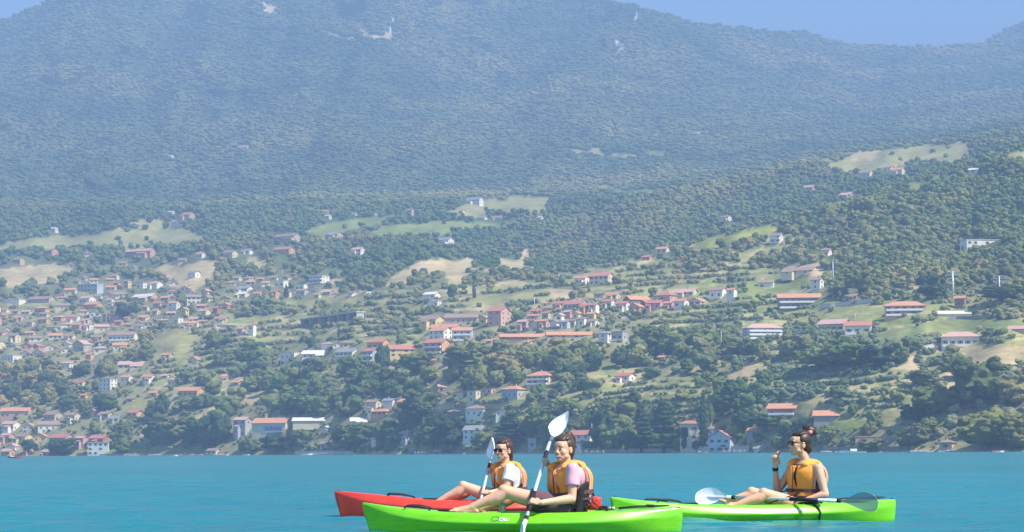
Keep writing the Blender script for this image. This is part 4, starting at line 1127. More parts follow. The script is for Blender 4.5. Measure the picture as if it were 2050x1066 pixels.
pole(1185, 821, 880, 'tall white mast behind the red-roofed lake house', 0, .35, WPOLE, 'mast', 'mast')
pole(1713, 627, 642, 'thin pole on the low red roof house terrace', 0, .15, WPOLE, 'pole', 'pole')
pole(758, 826, 838, 'short dark pole at the end of the workshop roofs', 0, .3, GALV, 'pole', 'pole')
pole(565, 540, 556, 'faint pole left of the two-slab modern house', 0, .3, GALV, 'pole', 'pole')
pole(1070, 596, 614, 'pale pole above the low red roof', 0, .3, WPOLE, 'pole', 'pole')
pole(1653, 858, 868, 'small white post by the hedge behind the bun-haired woman', 0, .3, WPOLE, 'post', 'post')
# factory sign panel: pale board with a blurred dark word, illegible in the photograph
BLUEW = mat('sign_board', (.45,.50,.60), .8, .2); INK = mat('sign_ink', (.16,.18,.26), .8, .2)
fa, (fw, fd, fh, frh, fs) = fac, (1, 1, 1, 1, 1)
wl = next(o for o in fac.children if o.name.startswith('wall')); xs_ = [v.co.x for v in wl.data.vertices]; yv = [v.co.y for v in wl.data.vertices]; zt = sorted(set(round(v.co.z, 2) for v in wl.data.vertices))[1]
b = MB(); b.box(max(xs_) * -.35, max(xs_) * .86, min(yv) - .15, min(yv) - .003, zt * .52, zt * .90, 0)
x = max(xs_) * -.22
for k in range(9):
    b.box(x, x + 1.0, min(yv) - .16, min(yv) - .152, zt * .60, zt * .60 + zt * (.18 if k % 3 else .23), 1); x += max(xs_) * .115
b.build('sign_panel', [BLUEW, INK], fac)

HULLW = mat('boat_white', (.78,.77,.74), .35, .5); HULLR = mat('boat_red', (.55,.05,.03), .4, .5); HULLD = mat('boat_dark', (.05,.06,.08), .4, .5)
def boat(px, D, L, label, hull, cabin=True, top=HULLD, yaw=0.0, persons=False):
    p = P(px, 910, D); e = empty('motorboat' if cabin else 'small_boat', (p.x, p.y, 0), yaw, label=label, cat='boat')
    b = MB(); rings = []
    for k in range(11):
        t = k / 10; x = (t - .5) * L; bw = L * .16 * min(1, (1 - t) * 2.6 + .02) * (.85 + .15 * min(1, t * 4)); sh = L * (.085 + .05 * t * t)
        rings.append([(x, -bw, sh), (x, -bw * .8, 0.02), (x * (1 if t < .9 else .97), 0, -.12), (x, bw * .8, .02), (x, bw, sh), (x, bw * .8, sh - .03), (x, -bw * .8, sh - .03)])
    b.loft(rings); b.build('hull', hull, e, smooth=False)
    if cabin:
        c = MB(); c.box(-L * .12, L * .16, -L * .09, L * .09, L * .08, L * .19); c.build('cabin', HULLW, e)
        c = MB(); c.loft([[(L * .165, -L * .085, L * .1), (L * .24, -L * .07, L * .1), (L * .24, L * .07, L * .1), (L * .165, L * .085, L * .1)], [(L * .165, -L * .08, L * .18), (L * .18, -L * .06, L * .18), (L * .18, L * .06, L * .18), (L * .165, L * .08, L * .18)]]); c.build('windscreen', GLASS, e)
    else:
        c = MB(); c.box(-L * .32, -L * .1, -L * .10, L * .10, L * .07, L * .15); c.build('seat', top, e)
        c = MB(); c.box(-L * .52, -L * .46, -.12, .12, L * .0, L * .17); c.build('outboard_motor', HULLD, e)
boat(1710, 620, 6.4, 'white motorboat lying off the right shore', HULLW, True, yaw=3.0)
boat(1998, 720, 3.8, 'tiny white boat off the right-hand trees', HULLW, False, HULLR)
boat(348, 900, 3.2, 'tiny white boat off the left promenade', HULLW, False)
boat(31, 560, 3.4, 'small red boat at the left edge of the lake', HULLR, False, HULLW)
boat(452, 1250, 3.0, 'white dinghy by the cream boathouse', HULLW, False)
boat(493, 1300, 4.0, 'white dinghy below the factory wall', HULLW, False)
boat(613, 1150, 6.0, 'red and white moored boat below the pavilion', HULLW, False, HULLR)
boat(1405, 1050, 5.0, 'small wooden boat at the lake house terrace', mat('boat_wood', (.36,.24,.14), .6, .3), False, HULLW)

def jetty(px, D, L, label):
    p = P(px, 910, D); e = empty('jetty', (p.x, p.y, 0), R.uniform(-.3, .3), label=label, cat='jetty')
    b = MB(); b.box(-L / 2, L / 2, -.9, .9, .75, .95); b.build('deck', CONC, e)
    for k in range(5):
        for y in (-.8, .8): b = MB(); b.tube([(-L / 2 + .4 + k * (L - .8) / 4, y, -2), (-L / 2 + .4 + k * (L - .8) / 4, y, 1.7)], .14, 7); b.build('post', BARKP, e, smooth=True)
BARKP = mat('grey_timber', (.30,.27,.23), .9, .1)
jetty(1185, 1235, 13, 'pale jetty in front of the red-roofed lake house')
jetty(1470, 1130, 11, 'jetty in front of the large blue-shaded lake house')
jetty(845, 1375, 9, 'short jetty beside the pale boat shed')
jetty(640, 1455, 9, 'short jetty below the beige pavilion')
# boulders lying along the waterline
SRk = random.Random(8); b = MB()
for k in range(420):
    px = SRk.uniform(-40, 2090)
    if vnoise(np.array(px / 60), np.array(0.0), 44) < .42: continue
    g_, d_ = ground(px, float(waterline(np.array([px]), ease(np.array([px]), XS, LVD[0]))[0]) - SRk.uniform(-.2, .8)); r0 = SRk.uniform(.35, 1.3)
    b.add([(g_.x + v.x * r0 * (1 + .3 * noise.noise(v * 1.5 + Vector((k, 0, 0)))) * 1.3, g_.y + v.y * r0 - 2, max(0, g_.z) + v.z * r0 * .6) for v in IV1], IF1)
b.build('shore_boulders', mat('boulder', (.36,.34,.31), .95, .1, var=.3, vscale=.8), kind='stuff')
# ------------------------------------------------------------------ kayaks
def plastic(name, col, col2=None):
    m = mat(name, col, .32, .5, coat=.3); t = m.node_tree; b = t.nodes['Principled BSDF']
    tc = t.nodes.new('ShaderNodeTexCoord')
    n = noise_node(t, tc.outputs['Object'], 5, 6, .7, (.4, 1, 3)); n2 = noise_node(t, tc.outputs['Object'], 40, 4, .7, (.2, 1, 4))
    c = mix(t, 1.0, col, ramp(t, n, [(.3, .82), (.7, 1.12)]), 'MULTIPLY'); c = mix(t, 1.0, c, ramp(t, n2, [(.35, .87), (.6, 1.05)]), 'MULTIPLY')
    t.links.new(c, b.inputs['Base Color'])
    t.links.new(ramp(t, n2, [(.3, .26), (.7, .42)]), b.inputs['Roughness']); return m
LIME = plastic('lime_plastic', (.165,.56,.005)); REDP = plastic('red_plastic', (.70,.045,.022))
BLACK = mat('black_rubber', (.018,.018,.02), .6, .3); NYLON = mat('black_nylon', (.022,.022,.027), .85, .2, bump=.3, bscale=60)
ROPE = mat('dark_cord', (.03,.03,.035), .8, .2); WHITEP = mat('white_blade', (.80,.80,.84), .35, .5, var=.03, vscale=3)
ALU = mat('paddle_shaft', (.66,.68,.74), .3, .6, metal=.35); DECAL = mat('white_decal', (.82,.82,.82), .4, .4); BRASS = mat('cord_toggle', (.45,.28,.10), .5, .4)
def interp(t, tab):
    xs = [a for a, _ in tab]; ys = [b for _, b in tab]
    return float(np.interp(t, xs, ys))
def smooth_tab(t, tab):
    t = min(max(t, tab[0][0]), tab[-1][0]); i = max(j for j in range(len(tab)) if tab[j][0] <= t + 1e-9); i = min(i, len(tab) - 2)
    (x0, y0), (x1, y1) = tab[i], tab[i + 1]
    m0 = (y1 - tab[i - 1][1]) / (x1 - tab[i - 1][0]) if i > 0 else (y1 - y0) / (x1 - x0)
    m1 = (tab[i + 2][1] - y0) / (tab[i + 2][0] - x0) if i + 2 < len(tab) else (y1 - y0) / (x1 - x0)
    h = x1 - x0; u_ = (t - x0) / h
    return (2*u_**3-3*u_**2+1)*y0 + (u_**3-2*u_**2+u_)*h*m0 + (3*u_**2-2*u_**3)*y1 + (u_**3-u_**2)*h*m1
BEAM = [(0,.012),(.03,.045),(.08,.105),(.16,.185),(.28,.275),(.42,.345),(.55,.37),(.68,.355),(.80,.28),(.90,.17),(.96,.085),(1,.03)]
def kayak(name, label, L, loc, rz, plast, SHEER, STEM=.10, stern=.03, seat_t=.70, col_logo=None):
    "sit-on-top kayak, bow towards -X, origin on the waterline amidships"
    e = empty(name, loc, rz, label=label, cat='kayak')
    N = 72; rings = []
    for k in range(N + 1):
        t = k / N; hw_ = smooth_tab(t, BEAM); sh = smooth_tab(t, SHEER)
        x = (t - .5) * L
        rk = STEM * max(0, 1 - t / .10) ** 1.0; rs_ = stern * max(0, (t - .93) / .07)
        keel = -.11 * math.sin(math.pi * min(1, max(0, (t + .02) / 1.04))) ** .5 - .02
        def X(z): # raked stem: top of the bow reaches further forward
            f_ = (sh - z) / max(.05, sh + .1); return x + rk * f_ - rs_ * f_ * .8
        zg = sh * smooth_tab(t, [(0,.97),(.06,.80),(.15,.62),(.3,.50),(.5,.46),(.7,.48),(.85,.56),(1,.70)]); ck = seat_t - .47 < t < seat_t + .10
        dz = 0
        if ck: dz = -.085 * min(1, (t - seat_t + .47) / .04, (seat_t + .10 - t) / .04)
        hk = hw_
        crown_ = .022 * (1 - abs(2 * t - 1) ** 2)
        half = [(0, sh + crown_ * .6 + dz * 1.0), (hk * .42, sh + crown_ * .5 + dz), (hk * .62, sh + crown_ * .3 + dz * .92), (hk * .66, sh + crown_ * .2), (hk * .80, sh + .002), (hk * .865, sh - .006), (hk * .962, zg + (sh - zg) * .30), (hk, zg + .004), (hk * .995, zg - .006), (hk * .84, zg * .12), (hk * .68, keel * .5), (hk * .42, keel * .92), (0, keel)]
        r = [(X(z), -y, z) for y, z in half] + [(X(z), y, z) for y, z in half[-2:0:-1]]
        rings.append(r)
    b = MB(); b.loft(rings); hull = b.build('hull', plast, e, smooth=True)
    bev = hull.modifiers.new('subd', 'SUBSURF'); bev.levels = 1; bev.render_levels = 1
    def deck(t, y=0.0):
        sh = smooth_tab(t, SHEER); return Vector(((t - .5) * L, y, sh + .015))
    return e, deck
SH_G = [(0,.255),(.05,.232),(.12,.205),(.22,.178),(.35,.163),(.5,.160),(.65,.163),(.78,.172),(.9,.182),(1,.190)]
SH_R = [(0,.270),(.05,.256),(.12,.235),(.22,.205),(.35,.170),(.5,.155),(.65,.155),(.78,.162),(.9,.172),(1,.180)]
D1, D2, D3 = 20.2, 25.6, 22.6
def kx(px, D): return P(px, 1000, D).x
def place(pxa, pxb, D, da, db):
    "kayak spanning pixel columns pxa..pxb, bow at depth D+da, stern at D+db"
    a = P(pxa, 1000, D + da); b = P(pxb, 1000, D + db)
    L = math.hypot(b.x - a.x, b.y - a.y); return L, Vector(((a.x + b.x) / 2, (a.y + b.y) / 2, 0)), math.atan2(b.y - a.y, b.x - a.x)
L1, c1, r1 = place(722, 1368, D1, .05, -.05)
L2, c2, r2 = place(667, 1206, D2, -.1, .15)
L3, c3, r3 = place(1219, 1793, D3, -.45, .75)
kG, dG = kayak('kayak', 'lime green kayak nearest the camera with its bow to the left', L1, c1, r1, LIME, SH_G, seat_t=.70)
kR, dR = kayak('kayak', 'red kayak behind the nearest green one', L2, c2, r2, REDP, SH_R, seat_t=.66)
kL, dL = kayak('kayak', 'lime green kayak on the right with the bun-haired woman', L3, c3, r3, LIME, SH_G, seat_t=.70)
def cord(pts, parent, name='deck_cord', r=.006, m_=ROPE):
    b = MB(); b.tube(pts, r, 6); return b.build(name, m_, parent, smooth=True)
def handle(dk, parent, t0=.17, t1=.24, y=-.13):
    a = dk(t0, y); c = dk(t1, y); m_ = (a + c) / 2 - Vector((0, 0, .012)); b = MB()
    b.tube([a + Vector((0, 0, -.01)), a + Vector((.02, 0, .008)), m_ + Vector((0, 0, .028)), c + Vector((-.02, 0, .008)), c + Vector((0, 0, -.01))], [.007, .009, .010, .009, .007], 8)
    b.build('carry_handle', BLACK, parent, smooth=True)
def hatch(dk, parent, t=.30, rx=.085):
    c = dk(t, 0); b = MB()
    for z0, z1, r_ in ((-.03, -.012, 1.1), (-.012, -.001, 1.0)):
        b.loft([[(c.x + math.cos(a) * rx * r_, c.y + math.sin(a) * rx * r_, c.z + z) for a in [k * math.pi / 10 for k in range(28)]] for z in (z0, z1)])
    b.build('hatch_cover', BLACK, parent, smooth=False)
for kk, dk in ((kG, dG), (kR, dR), (kL, dL)):
    for y in (-.16, .16): handle(dk, kk, .14 if kk is not kR else .20, .22 if kk is not kR else .30, y * (.9))
    hatch(dk, kk, .27 if kk is not kR else .36)
    # side cord along the stern deck with a toggle
    cord([dk(.80, -.24) + Vector((0, 0, .004)), dk(.86, -.17) + Vector((0, 0, .012)), dk(.90, -.13) + Vector((0, 0, .006)), dk(.955, -.03) + Vector((0, 0, .012))], kk)
    cord([dk(.80, .24), dk(.86, .17) + Vector((0, 0, .012)), dk(.955, .03) + Vector((0, 0, .012))], kk)
    b = MB(); b.tube([dk(.895, -.13) + Vector((-.03, 0, .018)), dk(.895, -.13) + Vector((.035, 0, .018))], .011, 8); b.build('cord_toggle', BLACK, kk, smooth=True)
    for t_ in (.02, .985):
        b = MB(); p = dk(t_, 0) + Vector((0, 0, -.022)); b.tube([p + Vector((-.012, 0, 0)), p + Vector((-.009, 0, .017)), p + Vector((.009, 0, .017)), p + Vector((.012, 0, 0))], .004, 6); b.build('end_loop', BLACK, kk, smooth=True)
# black cord hanging over the side of the right kayak
t_ = .704
b = MB(); sh = smooth_tab(t_, SH_G); hb_ = smooth_tab(t_, BEAM); X0 = (P(1626, 1030, 22.4).x - c3.x) * 1.0
b.tube([(X0 - .11, -hb_ * .66, sh + .012), (X0 - .05, -hb_ * .86, sh + .005), (X0 - .01, -hb_ * 1.0, sh * .78), (X0 + .005, -hb_ - .014, sh * .5), (X0 + .005, -hb_ * .95 - .01, .0), (X0, -hb_ * .85, -.04)], .011, 8); b.build('side_strap', ROPE, kL, smooth=True)
# footwells and moulded footrests, scupper plugs in the open cockpit of the red kayak
def moulding(dk, parent, ts, m_):
    for i, t in enumerate(ts):
        for y in (-.15, .15):
            c = dk(t, y); b = MB(); b.box(c.x - .028, c.x + .028, c.y - .05, c.y + .05, c.z - .11, c.z - .012)
            o = b.build('footrest', m_, parent); mo = o.modifiers.new('bev', 'BEVEL'); mo.width = .012; mo.segments = 2
moulding(dR, kR, (.40, .45, .50), REDP); moulding(dG, kG, (.33, .38, .43), LIME); moulding(dL, kL, (.33, .38, .43), LIME)
def paint_decal(parent, dk, t, L, name='brand_lettering', word='GAIA', size=.058, y=None, SHT=SH_G):
    "raised white lettering on the upper hull band"
    cu = bpy.data.curves.new('lettering', 'FONT'); cu.body = word; cu.size = size; cu.extrude = .0006; cu.shear = .3; cu.resolution_u = 2
    o = bpy.data.objects.new('lettering_tmp', cu); C.objects.link(o); dg = bpy.context.evaluated_depsgraph_get(); dg.update()
    me_ = bpy.data.meshes.new_from_object(o.evaluated_get(dg)); bpy.data.objects.remove(o); me_.materials.clear(); me_.materials.append(DECAL)
    p, up = hull_face(t, L, .22, SHT); q = link(name, me_, parent); q.location = p; q.rotation_euler = (math.atan2(up.z, up.y), 0, 0); return q
def hull_face(t, L, u, SHT=SH_G, off=.008):
    "point on the near upper hull band, u = 0 at the chine and 1 at the deck edge, and the direction up the band"
    hb = smooth_tab(t, BEAM); sh = smooth_tab(t, SHT); zg = sh * smooth_tab(t, [(0,.97),(.06,.80),(.15,.62),(.3,.50),(.5,.46),(.7,.48),(.85,.56),(1,.70)])
    a = Vector(((t - .5) * L, -hb, zg)); c = Vector(((t - .5) * L, -hb * .862, sh - .004)); up = (c - a).normalized(); nrm = Vector((0, -up.z, up.y))
    return a.lerp(c, u) + nrm * off, up

# ------------------------------------------------------------------ paddles
BL_UP = [(0,.12),(.15,.34),(.4,.74),(.62,.97),(.76,1.0),(.87,.90),(.94,.70),(.98,.42),(1,.06)]
BL_DN = [(0,.12),(.15,.38),(.38,.84),(.56,1.0),(.70,.96),(.82,.82),(.91,.60),(.97,.34),(1,.05)]
LF_UP = [(0,.2),(.10,.62),(.24,.98),(.42,1.0),(.62,.76),(.80,.42),(.93,.17),(1,.04)]
LF_DN = [(0,.2),(.12,.46),(.30,.62),(.55,.58),(.78,.36),(.93,.14),(1,.03)]
def blade_mesh(L_=.46, W_=.19, name='blade', m_=WHITEP, leaf=False):
    "asymmetric spoon blade: from the neck at x=0 to the tip at x=L_"
    b = MB(); top = []; ts = [0, .06, .12, .2, .28, .36, .44, .52, .6, .68, .75, .81, .86, .9, .935, .96, .98, .992, 1]; rows = len(ts) - 1
    for t in ts:
        up = W_ * .5 * smooth_tab(t, LF_UP if leaf else BL_UP); dn = W_ * .5 * smooth_tab(t, LF_DN if leaf else BL_DN); row = []
        for j in range(13):
            u_ = -1 + 2 * j / 12; y = u_ * (up if u_ > 0 else dn)
            z = .018 * (u_ ** 2) - .02 * math.sin(math.pi * t) + .010 * math.exp(-(u_ / .13) ** 2) * (1 - t)
            row.append((t * L_, y, z))
        top.append(row)
    th = .005
    for a in range(rows):
        for j in range(12):
            q = [top[a][j], top[a][j + 1], top[a + 1][j + 1], top[a + 1][j]]
            b.add([(x, y, z + th) for x, y, z in q] + [(x, y, z - th) for x, y, z in q], [(0, 1, 2, 3), (7, 6, 5, 4)])
    ring = [(r[0]) for r in top] + [p for p in top[-1][1:-1]] + [r[-1] for r in reversed(top)]
    n = len(ring)
    for i in range(n):
        p, q = ring[i], ring[(i + 1) % n]
        b.add([(p[0], p[1], p[2] + th), (q[0], q[1], q[2] + th), (q[0], q[1], q[2] - th), (p[0], p[1], p[2] - th)], [(3, 2, 1, 0)])
    b.tube([(-.07, 0, 0), (.02, 0, .0), (.22, 0, -.008), (.33, 0, -.014)], [.0185, .017, .010, .004], 10)
    me_ = b.mesh(name, m_, True); return me_
BL = blade_mesh(); BLEAF = blade_mesh(name='leaf_blade', leaf=True)
def frame_from(ax, nrm):
    ax = ax.normalized(); n = (nrm - ax * nrm.dot(ax)).normalized(); y = n.cross(ax)
    return Matrix((ax, y, n)).transposed()
def paddle(p0, p1, label, n0, n1, Lb=.46, Wb=.19, grips=(), m_blade=WHITEP, flip=(1, 1), d0=None, d1=None, m1=None):
    "double-bladed paddle with necks at p0 and p1; blade faces n0, n1"
    ax = (p1 - p0); Ls = ax.length; ax.normalize()
    e = empty('paddle', p0, label=label, cat='paddle')
    b = MB(); b.tube([Vector((0, 0, 0)), p1 - p0], .0155, 12); b.build('shaft', ALU, e, smooth=True)
    for (pos, d, n, fl, mb_) in ((Vector((0, 0, 0)), (d0.normalized() if d0 else -ax), n0, flip[0], m_blade), (p1 - p0, (d1.normalized() if d1 else ax), n1, flip[1], m1 or m_blade)):
        o = link('blade', mb_ if isinstance(mb_, bpy.types.Mesh) else BL if mb_ is WHITEP else blade_mesh(m_=mb_), e); o.matrix_local = Matrix.Translation(pos + d * .05) @ frame_from(d, n).to_4x4() @ Matrix.Diagonal((Lb / .46, fl * Wb / .19, 1, 1))
        b = MB(); b.tube([pos - d * .03, pos + d * .005], .0195, 10); b.build('drip_ring', BLACK, e, smooth=True)
    for g0, g1 in grips:
        b = MB(); b.tube([ax * g0, ax * g1], .0185, 12); b.build('grip', BLACK, e, smooth=True)
    return e
# ------------------------------------------------------------------ people
def skinmat(name, col):
    m = mat(name, col, .5, .35, var=.07, vscale=9); b = m.node_tree.nodes['Principled BSDF']
    b.inputs['Subsurface Weight'].default_value = .12; b.inputs['Subsurface Radius'].default_value = (.02, .008, .004); b.inputs['Subsurface Scale'].default_value = .5
    return m
SKIN = skinmat('skin', (.62, .35, .225))
def hairmat(name, a, b_):
    m = mat(name, a, .45, .4); t = m.node_tree; bs = t.nodes['Principled BSDF']; tc = t.nodes.new('ShaderNodeTexCoord')
    n = noise_node(t, tc.outputs['Object'], 30, 5, .7, (1, 1, .25)); t.links.new(mix(t, n, a, b_), bs.inputs['Base Color'])
    bp = t.nodes.new('ShaderNodeBump'); bp.inputs['Strength'].default_value = .8; bp.inputs['Distance'].default_value = .004; t.links.new(n, bp.inputs['Height']); t.links.new(bp.outputs[0], bs.inputs['Normal']); return m
HAIR1 = hairmat('hair_brown', (.035,.020,.013), (.10,.055,.035)); HAIR2 = hairmat('hair_auburn', (.03,.016,.012), (.10,.045,.032)); HAIR3 = hairmat('hair_dark', (.018,.012,.010), (.06,.035,.025))
def cloth(name, col, **k): return mat(name, col, .85, .2, var=.08, vscale=8, bump=.45, bscale=9, **k)
VEST = cloth('vest_orange', (.90,.28,.045)); VESTY = cloth('vest_amber', (.93,.315,.055)); VIN = cloth('vest_trim', (.62,.36,.36)); STRAP = cloth('vest_strap', (.10,.055,.06))
TEEW = cloth('tee_white', (.80,.80,.82)); TEEP = cloth('tee_pink', (.66,.36,.42)); TANK = cloth('tank_black', (.02,.02,.024)); SHORT = cloth('shorts_dark', (.055,.045,.055)); SHORTP = cloth('shorts_plum', (.12,.07,.09))
LIP = mat('lips', (.45,.12,.11), .4, .4); EYEW = mat('eye_white', (.75,.73,.70), .3, .5); EYEB = mat('eye_brown', (.03,.018,.012), .2, .5); TEETH = mat('teeth', (.8,.77,.72), .35, .5)
LENS = mat('dark_lens', (.01,.009,.010), .08, .6); PINKB = mat('scrunchie', (.75,.25,.30), .8, .2)
V3 = Vector
def basis(f, u):
    f = f.normalized(); u = (u - f * u.dot(f)).normalized(); s = f.cross(u); return f, u, s     # s: the person's right-hand side
def blob(name, b, material, parent, voxel=.006, it=4, shrink=None):
    me_ = b.mesh(name + '_raw', material); o = bpy.data.objects.new(name + '_tmp', me_); C.objects.link(o)
    r_ = o.modifiers.new('r', 'REMESH'); r_.mode = 'VOXEL'; r_.voxel_size = voxel; r_.use_smooth_shade = True
    if it: s_ = o.modifiers.new('s', 'SMOOTH'); s_.iterations = it; s_.factor = .5
    dg = bpy.context.evaluated_depsgraph_get(); dg.update(); ev = o.evaluated_get(dg)
    m2 = bpy.data.meshes.new_from_object(ev); bpy.data.objects.remove(o)
    m2.materials.clear(); m2.materials.append(material); m2.polygons.foreach_set('use_smooth', [True] * len(m2.polygons)); m2.name = name
    return link(name, m2, parent)
def limb(b, pts, rr, n=14, ends=True):
    "tapered chain through pts with ball joints"
    pts = [V3(p) for p in pts]
    for i in range(len(pts) - 1): b.tube([pts[i], pts[i + 1]], [rr[i], rr[i + 1]], n)
    for i in range(0 if ends else 1, len(pts) if ends else len(pts) - 1): b.ball(pts[i], rr[i], 14, 10)
def muscle(b, p, q, r0, rm, r1, off=V3((0, 0, 0)), tm=.35):
    p, q = V3(p), V3(q); ts = [0, .12, .25, tm, .5, .65, .8, .92, 1]; ts = sorted(set(ts)); pts = []; rr = []
    for t in ts:
        bump_ = math.exp(-((t - tm) / .27) ** 2); base_ = r0 + (r1 - r0) * t; rr.append(base_ + (rm - (r0 + (r1 - r0) * tm)) * bump_); pts.append(p.lerp(q, t) + off * bump_)
    b.tube(pts, rr, 16); b.ball(p, r0, 14, 10); b.ball(q, r1, 14, 10)
def hand(b, wrist, d, n, s, curl=(70, 80, 50), sc=1.0, thumb_curl=50, spread=0.0):
    "palm and five fingers; d wrist to knuckles, n palm faces, s towards the thumb"
    d, n, s = d.normalized(), n.normalized(), s.normalized()
    M = Matrix((s, d, n)).transposed()
    b.ball(wrist + d * .046 * sc, (.040 * sc, .052 * sc, .0165 * sc), 12, 8, M=M); b.ball(wrist + d * .072 * sc, (.040 * sc, .026 * sc, .0145 * sc), 12, 8, M=M)
    b.tube([wrist - d * .02, wrist + d * .03 * sc], [.023, .024], 10, flat=.8)
    for i, (off, ln) in enumerate(((.030, .92), (.010, 1.0), (-.010, .94), (-.029, .76))):
        p = wrist + d * (.090 - abs(off) * .25) * sc + s * off * sc; a = 0; dd = d + s * off * spread; dd.normalize()
        for k, (sg, cu) in enumerate(zip((.040, .026, .021), curl)):
            a += rad(cu + i * 3 * (k == 0)); v = dd * math.cos(a) + n * math.sin(a); q_ = p + v * sg * ln * sc
            r0 = (.0092, .0082, .0075)[k] * sc; limb(b, [p, q_], [r0, r0 * .92], 8); p = q_
    p = wrist + d * .022 * sc + s * .030 * sc; v1 = (d * .55 + s * .75 + n * .35).normalized(); q_ = p + v1 * .040 * sc; limb(b, [p, q_], [.013 * sc, .0105 * sc], 8)
    t_ = rad(thumb_curl); v2 = (d * math.cos(t_) * .8 + n * math.sin(t_) + s * .15).normalized(); r_ = q_ + v2 * .032 * sc; limb(b, [q_, r_], [.0100 * sc, .0088 * sc], 8)
    v3 = (v2 + n * .35 - s * .45).normalized(); limb(b, [r_, r_ + v3 * .024 * sc], [.0088 * sc, .0075 * sc], 8)
def grip_hand(b, G, axis, toward, elbow, sc=1.0, rs=.0165, thumb_up=1):
    "hand closed round the shaft at G; returns the wrist"
    ax = axis.normalized(); d = (G - elbow); d = (d - ax * d.dot(ax)).normalized()
    s = ax * thumb_up; n = d.cross(s); 
    if n.dot(toward) < 0: n = -n
    W_ = G - d * .082 * sc - n * (rs + .014)
    hand(b, W_, d, n, s, (62, 88, 62), sc, 62); return W_
def foot(b, ankle, heel_dir, toe, sc=1.0):
    a, t_ = V3(ankle), V3(toe); d = (t_ - a).normalized()
    heel = a - d * .035 * sc + V3((0, 0, -.035)); ball_ = a.lerp(t_, .68) + V3((0, 0, -.012))
    limb(b, [a, heel], [.034 * sc, .028 * sc], 10); limb(b, [heel, ball_], [.026 * sc, .030 * sc], 10); limb(b, [a + V3((0, 0, -.004)), ball_], [.032 * sc, .026 * sc], 10)
    side = d.cross(V3((0, 0, 1))).normalized()
    for i in range(5):
        o = side * (-.026 + .013 * i) * sc; limb(b, [ball_ + o, ball_ + o + d * (.052 - .005 * abs(i - 1)) * sc + V3((0, 0, .006))], [.012 * sc, .0085 * sc], 8)

def torso_rings(T, grow=0.0, h0=0.0, h1=1.0, n=20, tab=None):
    W_ = [(0,.165),(.15,.150),(.3,.128),(.45,.136),(.62,.158),(.78,.165),(.9,.135),(1,.06)]; D_ = [(0,.115),(.15,.108),(.3,.095),(.45,.100),(.62,.122),(.75,.112),(.9,.078),(1,.052)]
    out = []
    for k in range(15):
        h = h0 + (h1 - h0) * k / 14; w_ = smooth_tab(h, W_) * T['k'] + grow; d_ = smooth_tab(h, D_) * T['k'] + grow; c = T['c'](h)
        out.append([c + T['s'] * w_ * math.cos(a) + T['f'] * (d_ * math.sin(a) + (.012 if math.sin(a) > 0 and .5 < h < .75 else 0)) for a in [2 * math.pi * j / n for j in range(n)]])
    return out
def panel(b, T, a0, a1, h0, h1, g0, g1, neck=0.0):
    "padded vest panel wrapped round the torso from angle a0 to a1 (degrees, 90 = front)"
    na, nh = 15, 13; W_ = [(0,.165),(.15,.150),(.3,.140),(.45,.145),(.62,.158),(.78,.160),(.9,.142),(1.05,.12)]; D_ = [(0,.115),(.15,.112),(.3,.106),(.45,.110),(.62,.124),(.75,.116),(.9,.092),(1.05,.07)]
    def pt(i, j, g):
        a = rad(a0 + (a1 - a0) * i / (na - 1)); mid = abs(2 * i / (na - 1) - 1)
        hh = h0 + (h1 - neck * (1 - mid) ** 1.2 - h0) * j / (nh - 1)
        pf = min(1, 6 * min(i, na - 1 - i) / (na - 1) + .25, 6 * min(j, nh - 1 - j) / (nh - 1) + .3) if g > .02 else 1
        return T['c'](hh) + T['s'] * (smooth_tab(min(hh, 1.04), W_) * T['k'] + g * pf) * math.cos(a) + T['f'] * (smooth_tab(min(hh, 1.04), D_) * T['k'] + g * pf) * math.sin(a)
    out = [[pt(i, j, g1) for i in range(na)] for j in range(nh)]; inn = [[pt(i, j, g0) for i in range(na)] for j in range(nh)]
    vs = [p for r in out for p in r] + [p for r in inn for p in r]; o = na * nh; fs = []
    for j in range(nh - 1):
        for i in range(na - 1):
            q_ = (j * na + i, j * na + i + 1, (j + 1) * na + i + 1, (j + 1) * na + i); fs.append(q_); fs.append(tuple(x + o for x in q_[::-1]))
    edge = [j * na for j in range(nh)][::-1] + [i for i in range(1, na)] + [j * na + na - 1 for j in range(1, nh)] + [(nh - 1) * na + i for i in range(na - 2, 0, -1)]
    for k in range(len(edge)):
        p, q2 = edge[k], edge[(k + 1) % len(edge)]; fs.append((p, p + o, q2 + o, q2))
    b.add(vs, fs)
def band(b, T, h, g, r, tilt=0.0):
    pts = []
    for k in range(33):
        a = 2 * math.pi * k / 32; W_ = .150 * T['k'] + g; D_ = .112 * T['k'] + g; pts.append(T['c'](h + tilt * math.sin(a)) + T['s'] * W_ * math.cos(a) + T['f'] * D_ * math.sin(a))
    rings = []
    for i, p in enumerate(pts):
        out_ = (p - T['c'](h)).normalized(); rings.append([p + T['u'] * r, p + out_ * .005 + T['u'] * r, p + out_ * .005 - T['u'] * r, p - T['u'] * r])
    b.loft(rings, caps=False)

